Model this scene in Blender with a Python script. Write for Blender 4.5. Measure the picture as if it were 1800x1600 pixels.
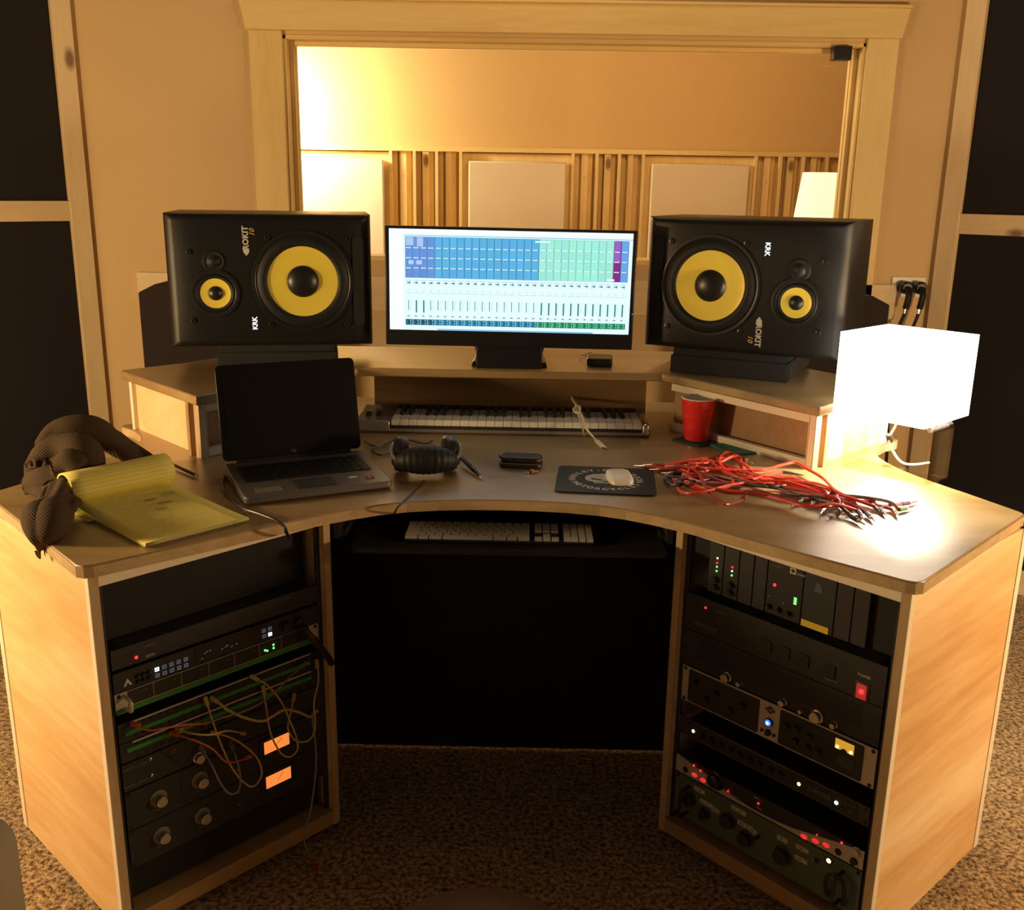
import bpy, bmesh, math, random
from mathutils import Vector, Matrix, Euler
R = math.radians
rnd = random.Random(7)
for o in list(bpy.data.objects): bpy.data.objects.remove(o)
SC = bpy.context.scene
COL = SC.collection

# ------------------------------------------------------------------ camera
F_PX, CAM = 1737.4, Vector((0.0385, 0.0, 1.555))
PITCH, YAW, ROLL = 0.2653, 0.0098, 0.0157
_f = Vector((-math.sin(YAW)*math.cos(PITCH), math.cos(YAW)*math.cos(PITCH), -math.sin(PITCH)))
_r = Vector((math.cos(YAW), math.sin(YAW), 0)); _u = _r.cross(_f)
_r2 = _r*math.cos(ROLL)+_u*math.sin(ROLL); _u2 = -_r*math.sin(ROLL)+_u*math.cos(ROLL)
cd = bpy.data.cameras.new('camera'); cam = bpy.data.objects.new('camera', cd); COL.objects.link(cam)
m = Matrix((_r2, _u2, -_f)).transposed().to_4x4(); m.translation = CAM; cam.matrix_world = m
cd.sensor_fit = 'HORIZONTAL'; cd.sensor_width = 36.0; cd.lens = F_PX/1800*36.0; cd.clip_start = 0.05
SC.camera = cam

# ------------------------------------------------------------------ world, lamps, added fill lights, exposure
W = bpy.data.worlds.new('world'); SC.world = W; W.use_nodes = True
bg = W.node_tree.nodes['Background']; bg.inputs[0].default_value = (1.0, .88, .70, 1); bg.inputs[1].default_value = 0.048
SC.view_settings.view_transform = 'Standard'; SC.view_settings.look = 'None'
SC.view_settings.exposure = 0.0; SC.view_settings.gamma = 1.0; SC.view_settings.use_curve_mapping = False
WARM = (1.0, .66, .34)
def point(name, loc, power, rad=.06, col=WARM):
    l = bpy.data.lights.new(name, 'POINT'); l.energy = power; l.shadow_soft_size = rad; l.color = col
    o = bpy.data.objects.new(name, l); COL.objects.link(o); o.location = loc; return o
point('side_lamp_light_left', (-2.02, 1.72, 1.16), 105, .10, (1.0, .70, .36))
point('side_lamp_light_right', (2.12, 1.62, 1.14), 84, .10, (1.0, .68, .36))
point('live_room_lamp_light', (-1.66, 6.30, 2.0), 175, .10, (1.0, .86, .56))
point('live_room_fill_light', (.9, 4.9, 2.7), 52, .30, (1.0, .66, .34))  # unseen fill added to wash the slats evenly from the front
point('wall_fill_light', (0.1, 3.6, 2.95), 14, .25, (1.0, .66, .33))  # added light with no seen source, brightens the back wall

# ------------------------------------------------------------------ mapping a photo point onto a real plane
def ray(u, v): return _f + _r2*((u-900)/F_PX) - _u2*((v-800)/F_PX)
def at(u, v, z):
    d = ray(u, v); return CAM + d*((z-CAM.z)/d.z)
def aty(u, v, y):
    d = ray(u, v); return CAM + d*((y-CAM.y)/d.y)
def onpl(u, v, p, n):
    d = ray(u, v); p = Vector(p); n = Vector(n); return CAM + d*((p-CAM).dot(n)/d.dot(n))

# ------------------------------------------------------------------ materials
MATS = {}
def newmat(name):
    mt = bpy.data.materials.new(name); mt.use_nodes = True; MATS[name] = mt
    return mt, mt.node_tree.nodes, mt.node_tree.links, mt.node_tree.nodes['Principled BSDF']
def plain(name, col, rough=.5, metal=0, spec=.5, bump=0, bscale=200, coat=0, var=0):
    mt, N, L, b = newmat(name)
    b.inputs['Base Color'].default_value = (*col, 1); b.inputs['Roughness'].default_value = rough
    b.inputs['Metallic'].default_value = metal; b.inputs['Specular IOR Level'].default_value = spec
    b.inputs['Coat Weight'].default_value = coat
    if bump or var:
        tc = N.new('ShaderNodeTexCoord'); nz = N.new('ShaderNodeTexNoise'); nz.inputs['Scale'].default_value = bscale; nz.inputs['Detail'].default_value = 4
        L.new(tc.outputs['Object'], nz.inputs['Vector'])
        if bump:
            bp = N.new('ShaderNodeBump'); bp.inputs['Strength'].default_value = bump; bp.inputs['Distance'].default_value = .002
            L.new(nz.outputs[0], bp.inputs['Height']); L.new(bp.outputs[0], b.inputs['Normal'])
        if var:
            r = N.new('ShaderNodeValToRGB'); r.color_ramp.elements[0].position = .3; r.color_ramp.elements[1].position = .7
            r.color_ramp.elements[0].color = (*[c*(1-var) for c in col], 1); r.color_ramp.elements[1].color = (*[min(1, c*(1+var)) for c in col], 1)
            L.new(nz.outputs[0], r.inputs[0]); L.new(r.outputs[0], b.inputs['Base Color'])
    return mt
def emit(name, col, st):
    mt, N, L, b = newmat(name)
    b.inputs['Base Color'].default_value = (*[c*.5 for c in col], 1); b.inputs['Emission Color'].default_value = (*col, 1); b.inputs['Emission Strength'].default_value = st
    return mt
def wood(name, c1, c2, c3, axis='X', scale=1.0, rough=.45, knots=False, grain=9, offset=0, coat=0.0, spec=.4):
    mt, N, L, b = newmat(name)
    tc = N.new('ShaderNodeTexCoord'); mp = N.new('ShaderNodeMapping')
    s = {'X': (.12, 1, 1), 'Y': (1, .12, 1), 'Z': (1, 1, .12)}[axis]
    mp.inputs['Scale'].default_value = [k*scale for k in s]; mp.inputs['Location'].default_value = (offset, offset*.7, offset*1.3)
    L.new(tc.outputs['Object'], mp.inputs['Vector'])
    n1 = N.new('ShaderNodeTexNoise'); n1.inputs['Scale'].default_value = grain; n1.inputs['Detail'].default_value = 6; n1.inputs['Distortion'].default_value = 1.2
    L.new(mp.outputs[0], n1.inputs['Vector'])
    n2 = N.new('ShaderNodeTexNoise'); n2.inputs['Scale'].default_value = grain*14; n2.inputs['Detail'].default_value = 3
    L.new(mp.outputs[0], n2.inputs['Vector'])
    r = N.new('ShaderNodeValToRGB'); e = r.color_ramp.elements
    e[0].position = .30; e[0].color = (*c1, 1); e[1].position = .72; e[1].color = (*c3, 1)
    k = e.new(.5); k.color = (*c2, 1)
    mx = N.new('ShaderNodeMix'); mx.data_type = 'FLOAT'; mx.inputs[0].default_value = .25
    L.new(n1.outputs[0], mx.inputs[2]); L.new(n2.outputs[0], mx.inputs[3]); L.new(mx.outputs[0], r.inputs[0])
    out = r.outputs[0]
    if knots:
        vm = N.new('ShaderNodeMapping'); vm.inputs['Scale'].default_value = {'X': (.5, 1, 1), 'Z': (1, 1, .5), 'Y': (1, .5, 1)}[axis]
        vm.inputs['Location'].default_value = (offset*2.1, offset, offset*.4)
        L.new(tc.outputs['Object'], vm.inputs['Vector'])
        vo = N.new('ShaderNodeTexVoronoi'); vo.inputs['Scale'].default_value = 5.0
        L.new(vm.outputs[0], vo.inputs['Vector'])
        r2 = N.new('ShaderNodeValToRGB'); q = r2.color_ramp.elements
        q[0].position = .055; q[0].color = (.16, .06, .02, 1); q[1].position = .13; q[1].color = (1, 1, 1, 1)
        L.new(vo.outputs['Distance'], r2.inputs[0])
        mm = N.new('ShaderNodeMix'); mm.data_type = 'RGBA'; mm.blend_type = 'MULTIPLY'; mm.inputs[0].default_value = .8
        L.new(out, mm.inputs[6]); L.new(r2.outputs[0], mm.inputs[7]); out = mm.outputs[2]
    L.new(out, b.inputs['Base Color'])
    bp = N.new('ShaderNodeBump'); bp.inputs['Strength'].default_value = .08; bp.inputs['Distance'].default_value = .001
    L.new(n2.outputs[0], bp.inputs['Height']); L.new(bp.outputs[0], b.inputs['Normal'])
    b.inputs['Roughness'].default_value = rough; b.inputs['Coat Weight'].default_value = coat; b.inputs['Coat Roughness'].default_value = .34
    b.inputs['Specular IOR Level'].default_value = spec
    return mt
M_top = wood('desk_laminate', (.26, .165, .062), (.35, .23, .095), (.45, .31, .14), 'X', 1.6, .42, grain=5, coat=1.0)
M_ply = wood('birch_plywood', (.66, .42, .20), (.78, .54, .29), (.88, .67, .41), 'X', 1.3, .5, grain=3.2)
M_hut = wood('hutch_plywood', (.28, .165, .07), (.36, .22, .10), (.46, .29, .14), 'X', 2.0, .45, grain=4)
M_edge = wood('edge_band', (.42, .30, .15), (.52, .38, .21), (.60, .45, .26), 'X', 3, .35, grain=8)
M_post = wood('post_edge', (.42, .29, .16), (.50, .36, .20), (.58, .43, .25), 'Z', 3, .4, grain=8)
M_band = plain('pale_edge_lit_rail', (.84, .77, .62), .3)  # pale banding; on the rails the paleness stands in for bright light
M_pine = wood('pine_upright', (.74, .52, .20), (.84, .63, .28), (.90, .72, .36), 'Z', 1.2, .5, knots=True, grain=4)
M_pineb = wood('pine_upright_pale', (.70, .52, .28), (.80, .63, .37), (.88, .72, .46), 'Z', 1.2, .5, knots=True, grain=4, offset=3.3)
M_pinex = wood('pine_level', (.74, .52, .20), (.84, .63, .28), (.90, .72, .36), 'X', 1.2, .5, knots=True, grain=4, offset=1.7)
M_pinexb = wood('pine_level_pale', (.70, .52, .28), (.80, .63, .37), (.88, .72, .46), 'X', 1.2, .5, knots=True, grain=4, offset=5.1)
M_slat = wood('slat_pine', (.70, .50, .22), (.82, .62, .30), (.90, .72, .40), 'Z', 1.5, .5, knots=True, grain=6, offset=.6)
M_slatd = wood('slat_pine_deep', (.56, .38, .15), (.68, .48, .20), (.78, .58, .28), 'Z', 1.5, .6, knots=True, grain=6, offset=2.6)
M_wall = plain('tan_wall_paint', (.70, .51, .27), .85, bump=.25, bscale=120, spec=.2)
M_wall2 = plain('orange_tan_paint', (.70, .47, .21), .85, bump=.2, bscale=120, spec=.2)
M_fab = plain('black_acoustic_cloth', (.024, .021, .022), .95, bump=.3, bscale=500, spec=.1)
M_wfab = plain('cream_panel_cloth', (.80, .70, .54), .9, bump=.3, bscale=400, spec=.1)
M_blk = plain('black_vinyl', (.012, .0115, .011), .36, spec=.3, bump=.25, bscale=600)
M_bpl = plain('black_plastic', (.012, .012, .012), .35)
M_bmat = plain('black_matte', (.016, .0155, .015), .6)
M_dark = plain('dark_inside', (.008, .007, .006), .8)  # near-black; on panels behind knees and gear it stands in for shade
M_rub = plain('black_rubber', (.013, .013, .013), .55, spec=.3)
M_foam = plain('charcoal_foam', (.012, .012, .012), .9, bump=.5, bscale=300)
M_chr = plain('chrome', (.75, .72, .68), .18, 1)
M_brsh = plain('brushed_nickel', (.62, .58, .52), .32, 1)
M_alu = plain('aluminium_face', (.50, .45, .38), .42, .35)
M_sil = plain('silver_plastic', (.30, .285, .26), .32, .5)
M_lsil = plain('laptop_silver', (.20, .19, .18), .35, .6)
M_wht = plain('white_plastic', (.78, .74, .66), .3)
M_key = plain('key_white', (.72, .68, .58), .3)
M_keyt = plain('computer_key_white', (.92, .88, .76), .45)
M_red = plain('red_plastic', (.75, .025, .02), .28, coat=.3)
M_rcab = plain('red_cable_jacket', (.62, .045, .02), .35)
M_rcab2 = plain('dark_red_cable_jacket', (.30, .03, .015), .35)
M_bcab = plain('black_cable_jacket', (.015, .014, .013), .4)
M_pcab = plain('pink_cable_jacket', (.50, .16, .20), .4)
M_ycab = plain('yellow_cable_jacket', (.50, .36, .10), .45)
M_ocab = plain('orange_cable_jacket', (.50, .10, .03), .45)
M_gcab = plain('grey_cable_jacket', (.20, .18, .15), .45)
M_wcab = plain('white_cable_jacket', (.75, .66, .50), .45)
M_purp = plain('purple_sleeve', (.12, .05, .22), .4); M_grn = plain('green_sleeve', (.14, .42, .12), .4)
M_greens = plain('green_paint', (.03, .22, .04), .5)
M_coast = plain('green_cork', (.05, .24, .16), .8, bump=.3, bscale=300)
M_coastd = plain('dark_green_cork', (.015, .05, .045), .7, bump=.3, bscale=300)
M_sea = plain('seafoam_enamel', (.085, .115, .09), .5, .1)
M_lab = plain('label_tape', (.45, .42, .34), .6)
M_print = plain('white_print', (.55, .52, .46), .5)
M_printd = plain('grey_print', (.16, .145, .12), .5)
M_yel = plain('yellow_tape', (.75, .55, .04), .5)
M_leath = plain('dark_leather', (.030, .020, .018), .4, bump=.5, bscale=200)
M_stool = plain('brown_leather', (.035, .017, .009), .5, bump=.3, bscale=150)
M_chair = plain('beige_upholstery', (.30, .26, .19), .9, bump=.3, bscale=400)
M_knit = plain('brown_knit', (.070, .048, .030), .95, spec=.1)
N, L = M_knit.node_tree.nodes, M_knit.node_tree.links
tc = N.new('ShaderNodeTexCoord'); wv_ = N.new('ShaderNodeTexWave'); wv_.inputs['Scale'].default_value = 75; wv_.inputs['Distortion'].default_value = 5; wv_.inputs['Detail'].default_value = 1; wv_.inputs['Detail Scale'].default_value = .3; wv_.bands_direction = 'DIAGONAL'
L.new(tc.outputs['Object'], wv_.inputs['Vector']); bp = N.new('ShaderNodeBump'); bp.inputs['Strength'].default_value = .45; bp.inputs['Distance'].default_value = .0016
L.new(wv_.outputs[1], bp.inputs['Height']); L.new(bp.outputs[0], N['Principled BSDF'].inputs['Normal'])
M_bronze = plain('wood_fob', (.40, .16, .06), .5)
M_cone = plain('yellow_cone', (.90, .74, .10), .36, .15, bump=.15, bscale=500)
# paper with ruled lines
def paper():
    mt, N, L, b = newmat('yellow_paper')
    tc = N.new('ShaderNodeTexCoord'); sp = N.new('ShaderNodeSeparateXYZ'); L.new(tc.outputs['UV'], sp.inputs[0])
    mu = N.new('ShaderNodeMath'); mu.operation = 'MULTIPLY'; mu.inputs[1].default_value = 1/.0087
    L.new(sp.outputs[1], mu.inputs[0]); fr = N.new('ShaderNodeMath'); fr.operation = 'FRACT'; L.new(mu.outputs[0], fr.inputs[0])
    lt = N.new('ShaderNodeMath'); lt.operation = 'LESS_THAN'; lt.inputs[1].default_value = .10; L.new(fr.outputs[0], lt.inputs[0])
    mx = N.new('ShaderNodeMix'); mx.data_type = 'RGBA'; mx.inputs[6].default_value = (.80, .70, .16, 1); mx.inputs[7].default_value = (.50, .46, .17, 1)
    L.new(lt.outputs[0], mx.inputs[0]); L.new(mx.outputs[2], b.inputs['Base Color']); b.inputs['Roughness'].default_value = .7
    return mt
M_pap = paper()
def carpet():
    mt, N, L, b = newmat('speckled_carpet')
    tc = N.new('ShaderNodeTexCoord')
    n1 = N.new('ShaderNodeTexNoise'); n1.inputs['Scale'].default_value = 80; n1.inputs['Detail'].default_value = 5; n1.inputs['Roughness'].default_value = .7
    n2 = N.new('ShaderNodeTexNoise'); n2.inputs['Scale'].default_value = 12; n2.inputs['Detail'].default_value = 3
    for n in (n1, n2): L.new(tc.outputs['Object'], n.inputs['Vector'])
    r = N.new('ShaderNodeValToRGB'); e = r.color_ramp.elements
    e[0].position = .40; e[0].color = (.16, .09, .045, 1); e[1].position = .60; e[1].color = (.82, .60, .36, 1)
    L.new(n1.outputs[0], r.inputs[0])
    r2 = N.new('ShaderNodeValToRGB'); e = r2.color_ramp.elements
    e[0].position = .3; e[0].color = (.75, .75, .75, 1); e[1].position = .7; e[1].color = (1, 1, 1, 1); L.new(n2.outputs[0], r2.inputs[0])
    mm = N.new('ShaderNodeMix'); mm.data_type = 'RGBA'; mm.blend_type = 'MULTIPLY'; mm.inputs[0].default_value = 1
    L.new(r.outputs[0], mm.inputs[6]); L.new(r2.outputs[0], mm.inputs[7]); L.new(mm.outputs[2], b.inputs['Base Color'])
    bp = N.new('ShaderNodeBump'); bp.inputs['Strength'].default_value = 1; bp.inputs['Distance'].default_value = .012
    L.new(n1.outputs[0], bp.inputs['Height']); L.new(bp.outputs[0], b.inputs['Normal']); b.inputs['Roughness'].default_value = 1; b.inputs['Specular IOR Level'].default_value = .05
    return mt
M_carp = carpet()
def glassy(name, tint, refl):
    mt, N, L, b = newmat(name)
    N.remove(b); out = [n for n in N if n.type == 'OUTPUT_MATERIAL'][0]
    t = N.new('ShaderNodeBsdfTransparent'); t.inputs[0].default_value = (*tint, 1); g = N.new('ShaderNodeBsdfGlossy'); g.inputs['Roughness'].default_value = .02
    lw_ = N.new('ShaderNodeLayerWeight'); lw_.inputs[0].default_value = .5
    pw_ = N.new('ShaderNodeMath'); pw_.operation = 'POWER'; pw_.inputs[1].default_value = 4; L.new(lw_.outputs['Facing'], pw_.inputs[0])
    fz = N.new('ShaderNodeMath'); fz.operation = 'MULTIPLY_ADD'; fz.inputs[1].default_value = refl; fz.inputs[2].default_value = .04; L.new(pw_.outputs[0], fz.inputs[0]); mx = N.new('ShaderNodeMixShader')
    L.new(fz.outputs[0], mx.inputs[0]); L.new(t.outputs[0], mx.inputs[1]); L.new(g.outputs[0], mx.inputs[2]); L.new(mx.outputs[0], out.inputs[0])
    return mt
M_glass = glassy('window_glass', (.97, .96, .93), .5)
M_acr = glassy('clear_acrylic', (.95, .92, .86), .45)
M_shade = emit('lit_shade', (1.0, .90, .74), 4.0)
M_shade2 = emit('lit_floor_lamp_shade', (1.0, .78, .46), 1.6)
M_lr = emit('led_red', (1.0, .02, .03), 3); M_lg = emit('led_green', (.15, 1.0, .18), 2); M_lw = emit('led_white', (.75, .85, 1.0), 2.2)
M_lb = emit('led_blue', (.02, .10, 1.0), 2.5); M_ly = emit('led_pale', (.85, 1.0, .50), 1.5); M_lo = emit('jewel_orange', (1.0, .42, .12), 9)
M_lwd = emit('dim_button_light', (.35, .45, .60), .16)
M_rbtn = emit('red_button', (1.0, .04, .03), .75)
M_vu = emit('vu_amber', (1.0, .27, .05), .95); M_vu2 = emit('vu_yellow', (1.0, .52, .05), .55); M_vul = emit('vu_bulb', (1.0, .75, .25), 3)
M_logo = emit('lit_logo', (.8, .95, 1.0), 1.2)
mt, N, L, b = newmat('screen_picture'); ca = N.new('ShaderNodeVertexColor'); ca.layer_name = 'Col'
L.new(ca.outputs[0], b.inputs['Emission Color']); b.inputs['Emission Strength'].default_value = 1.2; b.inputs['Base Color'].default_value = (.01, .01, .01, 1); b.inputs['Roughness'].default_value = .3
M_scr = mt

# ------------------------------------------------------------------ mesh builder
class B:
    def __init__(s): s.v = []; s.f = []; s.uv = None
    def add(s, vs, fs):
        k = len(s.v); s.v += [tuple(v) for v in vs]; s.f += [tuple(i+k for i in f) for f in fs]; return s
    def box(s, c, d, M=None):
        hx, hy, hz = d[0]/2, d[1]/2, d[2]/2
        vs = [Vector((x, y, z)) for x in (-hx, hx) for y in (-hy, hy) for z in (-hz, hz)]
        if M is not None: vs = [M @ v for v in vs]
        c = Vector(c)
        return s.add([v+c for v in vs], [(0, 1, 3, 2), (4, 6, 7, 5), (0, 4, 5, 1), (2, 3, 7, 6), (0, 2, 6, 4), (1, 5, 7, 3)])
    def b2(s, x0, x1, y0, y1, z0, z1): return s.box(((x0+x1)/2, (y0+y1)/2, (z0+z1)/2), (abs(x1-x0), abs(y1-y0), abs(z1-z0)))
    def prism(s, pts, z0, z1):
        n = len(pts); a = sum(pts[i][0]*pts[(i+1) % n][1]-pts[(i+1) % n][0]*pts[i][1] for i in range(n))
        if a < 0: pts = pts[::-1]
        vs = [(p[0], p[1], z0) for p in pts]+[(p[0], p[1], z1) for p in pts]
        return s.add(vs, [tuple(range(n))[::-1], tuple(range(n, 2*n))]+[(i, (i+1) % n, n+(i+1) % n, n+i) for i in range(n)])
    def lathe(s, prof, n=24, c=(0, 0, 0), M=None, cap=True):
        # prof: (r, h); axis = +Z unless M
        vs = []
        for r, h in prof:
            for i in range(n):
                a = 2*math.pi*i/n; v = Vector((r*math.cos(a), r*math.sin(a), h))
                if M is not None: v = M @ v
                vs.append(v+Vector(c))
        fs = []
        for j in range(len(prof)-1):
            for i in range(n): fs.append((j*n+i, j*n+(i+1) % n, (j+1)*n+(i+1) % n, (j+1)*n+i))
        if cap:
            fs.append(tuple(range(n))[::-1]); fs.append(tuple((len(prof)-1)*n+i for i in range(n)))
        return s.add(vs, fs)
    def tube(s, pts, r, n=8, smooth=4, cap=True, flat=1.0):
        P = [Vector(p) for p in pts]
        if smooth > 1 and len(P) > 2: P = crom(P, smooth)
        m_ = len(P); rs = r if callable(r) else (lambda t: r)
        T = [(P[min(i+1, m_-1)]-P[max(i-1, 0)]).normalized() for i in range(m_)]
        up = Vector((0, 0, 1)) if abs(T[0].z) < .9 else Vector((0, 1, 0))
        nn = (up-T[0]*up.dot(T[0])).normalized(); vs = []
        for i in range(m_):
            nn = (nn-T[i]*nn.dot(T[i])); nn = nn.normalized() if nn.length > 1e-6 else T[i].orthogonal().normalized()
            bb = T[i].cross(nn); rr = rs(i/(m_-1))
            for k in range(n):
                a = 2*math.pi*k/n; vs.append(P[i]+nn*(math.cos(a)*rr*flat)+bb*(math.sin(a)*rr))
        fs = [(j*n+i, j*n+(i+1) % n, (j+1)*n+(i+1) % n, (j+1)*n+i) for j in range(m_-1) for i in range(n)]
        if cap: fs += [tuple(range(n))[::-1], tuple((m_-1)*n+i for i in range(n))]
        return s.add(vs, fs)
    def mk(s, name, mat, parent=None, smooth=False, bev=0, seg=2, fix=True, ang=35):
        me = bpy.data.meshes.new(name); me.from_pydata(s.v, [], s.f); me.materials.append(mat)
        if fix:
            bm = bmesh.new(); bm.from_mesh(me); bmesh.ops.recalc_face_normals(bm, faces=bm.faces); bm.to_mesh(me); bm.free()
        o = bpy.data.objects.new(name, me); COL.objects.link(o)
        if parent: o.parent = parent
        if smooth: sm(me, ang)
        if bev:
            md = o.modifiers.new('bevel', 'BEVEL'); md.width = bev; md.segments = seg; md.limit_method = 'ANGLE'; md.angle_limit = R(35)
            sm(me, 40)
        return o
def sm(me, ang=35):
    me.shade_smooth() if hasattr(me, 'shade_smooth') else None
    bm = bmesh.new(); bm.from_mesh(me)
    for f in bm.faces: f.smooth = True
    for e in bm.edges:
        if len(e.link_faces) == 2 and e.calc_face_angle(0) > R(ang): e.smooth = False
    bm.to_mesh(me); bm.free()
def crom(P, k):
    out = []; n = len(P)
    for i in range(n-1):
        p0, p1, p2, p3 = P[max(i-1, 0)], P[i], P[i+1], P[min(i+2, n-1)]
        for j in range(k):
            t = j/k; out.append(.5*((2*p1)+(p2-p0)*t+(2*p0-5*p1+4*p2-p3)*t*t+(-p0+3*p1-3*p2+p3)*t**3))
    out.append(P[-1]); return out
def tag(o, label=None, cat=None, group=None, kind=None):
    if label: o['label'] = label
    if cat: o['category'] = cat
    if group: o['group'] = group
    if kind: o['kind'] = kind
    return o
def thing(name, label, cat, loc=(0, 0, 0), rz=0, group=None, rx=0, ry=0):
    o = bpy.data.objects.new(name, None); COL.objects.link(o); o.location = loc; o.rotation_euler = (rx, ry, rz); o.empty_display_size = .05
    return tag(o, label, cat, group)
def lab(o, s): o['label'] = s; return o
def rrect(w, h, r, n=4, cx=0, cy=0):
    p = []
    for sx, sy, a0 in ((1, 1, 0), (-1, 1, 90), (-1, -1, 180), (1, -1, 270)):
        for i in range(n+1):
            a = R(a0+90*i/n); p.append((cx+sx*(w/2-r)+r*math.cos(a), cy+sy*(h/2-r)+r*math.sin(a)))
    return p
YZ = Matrix.Rotation(R(90), 3, 'X')      # +Z axis -> -Y (facing the viewer in local frames)
def text_geo(s, size, M, bb, align='CENTER', shear=0, off=0, ext=.0004):
    cu = bpy.data.curves.new('t', 'FONT'); cu.body = s; cu.size = size; cu.align_x = align; cu.align_y = 'CENTER'; cu.extrude = ext; cu.shear = shear; cu.offset = off; cu.resolution_u = 2
    o = bpy.data.objects.new('t', cu); COL.objects.link(o)
    dg = bpy.context.evaluated_depsgraph_get(); me = bpy.data.meshes.new_from_object(o.evaluated_get(dg))
    bb.add([M @ v.co for v in me.vertices], [tuple(p.vertices) for p in me.polygons])
    bpy.data.objects.remove(o); bpy.data.curves.remove(cu); bpy.data.meshes.remove(me)
def txt_front(name, s, x, y, z, size, mat, parent, rot=0, **k):
    # lettering lying on a local XZ plane that faces -Y
    bb = B(); M = Matrix.Translation((x, y, z)) @ Matrix.Rotation(R(90), 4, 'X') @ Matrix.Rotation(rot, 4, 'Z')
    text_geo(s, size, M, bb, **k); return bb.mk(name, mat, parent, fix=False)

# ================================================================== SETTING
YW = 4.10
def S(b, name, mat, **k): o = b.mk(name, mat, **k); o['kind'] = 'structure'; return o
S(B().b2(-4.2, 4.4, -1.2, 7.0, -.02, 0), 'floor', M_carp)
op = [aty(495, 52, YW), aty(1526, 63, YW)]; ox0, ox1 = op[0].x, op[1].x; oz1 = aty(1000, 68, YW).z; oz0 = aty(900, 462, YW).z
w = B(); w.b2(-2.9, ox0, YW, YW+.14, 0, 3.0); w.b2(ox1, 3.1, YW, YW+.14, 0, 3.0); w.b2(ox0, ox1, YW, YW+.14, oz1, 3.0); w.b2(ox0, ox1, YW, YW+.14, 0, oz0)
S(w, 'wall_back', M_wall)
S(B().b2(-3.0, -2.9, -1.2, YW, 0, 3.0), 'wall_left', M_wall)
S(B().b2(3.1, 3.2, -1.2, YW, 0, 3.0), 'wall_right', M_wall)
YF = 6.6
zr = aty(800, 258, YF).z
S(B().b2(-4.0, 4.2, YF+.09, YF+.19, 0, 3.2), 'wall_far', M_wall2)
S(B().b2(-4.1, -4.0, YW+.14, YF+.1, 0, 3.2), 'wall_far_left', M_wall2)
S(B().b2(4.2, 4.3, YW+.14, YF+.1, 0, 3.2), 'wall_far_right', M_wall2)
# window 1: glass, reveal, stops, casing, header
win = thing('window_1', None, None); win['kind'] = 'structure'
def part(b, name, mat, par, **k): return b.mk(name, mat, par, **k)
part(B().b2(ox0+.02, ox1-.02, YW+.075, YW+.081, oz0+.02, oz1-.02), 'glass_pane', M_glass, win)
for x0, x1 in ((ox0, ox0+.016), (ox1-.016, ox1)):
    part(B().b2(x0, x1, YW-.004, YW+.144, oz0, oz1), 'reveal', M_pine, win, bev=.002)
part(B().b2(ox0, ox1, YW-.004, YW+.144, oz1-.016, oz1), 'reveal', M_pinex, win, bev=.002)
part(B().b2(ox0, ox1, YW-.02, YW+.144, oz0, oz0+.02), 'sill', M_pinex, win, bev=.002)
for x0, x1 in ((ox0+.016, ox0+.034), (ox1-.034, ox1-.016)):
    part(B().b2(x0, x1, YW+.045, YW+.073, oz0+.02, oz1-.016), 'glazing_stop', M_pine, win, bev=.003)
    part(B().b2(x0, x1, YW+.083, YW+.111, oz0+.02, oz1-.016), 'glazing_stop', M_pine, win, bev=.003)
part(B().b2(ox0+.034, ox1-.034, YW+.045, YW+.073, oz1-.034, oz1-.016), 'glazing_stop', M_pinex, win, bev=.003)
cl = aty(438, 52, YW).x; cr = aty(1579, 66, YW).x; hz = aty(1000, 61, YW).z; hz1 = aty(1000, 8, YW).z
part(B().b2(cl, ox0+.004, YW-.022, YW, .10, hz), 'side_casing', M_pine, win, bev=.003)
part(B().b2(ox1-.004, cr, YW-.022, YW, .10, hz), 'side_casing', M_pine, win, bev=.003)
b = B()
e = .022
prof = [(cl-.008, hz), (cr+.008, hz), (cr+.03, hz1), (cl-.03, hz1)]
b.add([(x, YW-.028, z) for x, z in prof]+[(x, YW, z) for x, z in prof], [(0, 1, 2, 3), (7, 6, 5, 4), (0, 4, 5, 1), (1, 5, 6, 2), (2, 6, 7, 3), (3, 7, 4, 0)])
part(b, 'header_board', M_pinex, win, bev=.003)
part(B().b2(cl-.034, cr+.034, YW-.036, YW, hz1, hz1+.012), 'header_cap', M_pinex, win, bev=.003)
# rail board below the window
rl = aty(243, 478, YW); rr = aty(1575, 497, YW)
S(B().b2(rl.x, rr.x, YW-.022, YW, rl.z-.14, rl.z), 'trim_1', M_pinexb, bev=.002)
S(B().b2(-1.7, 1.7, YW-.016, YW, 0, .12), 'baseboard_back', M_pinex, bev=.002)

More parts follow.
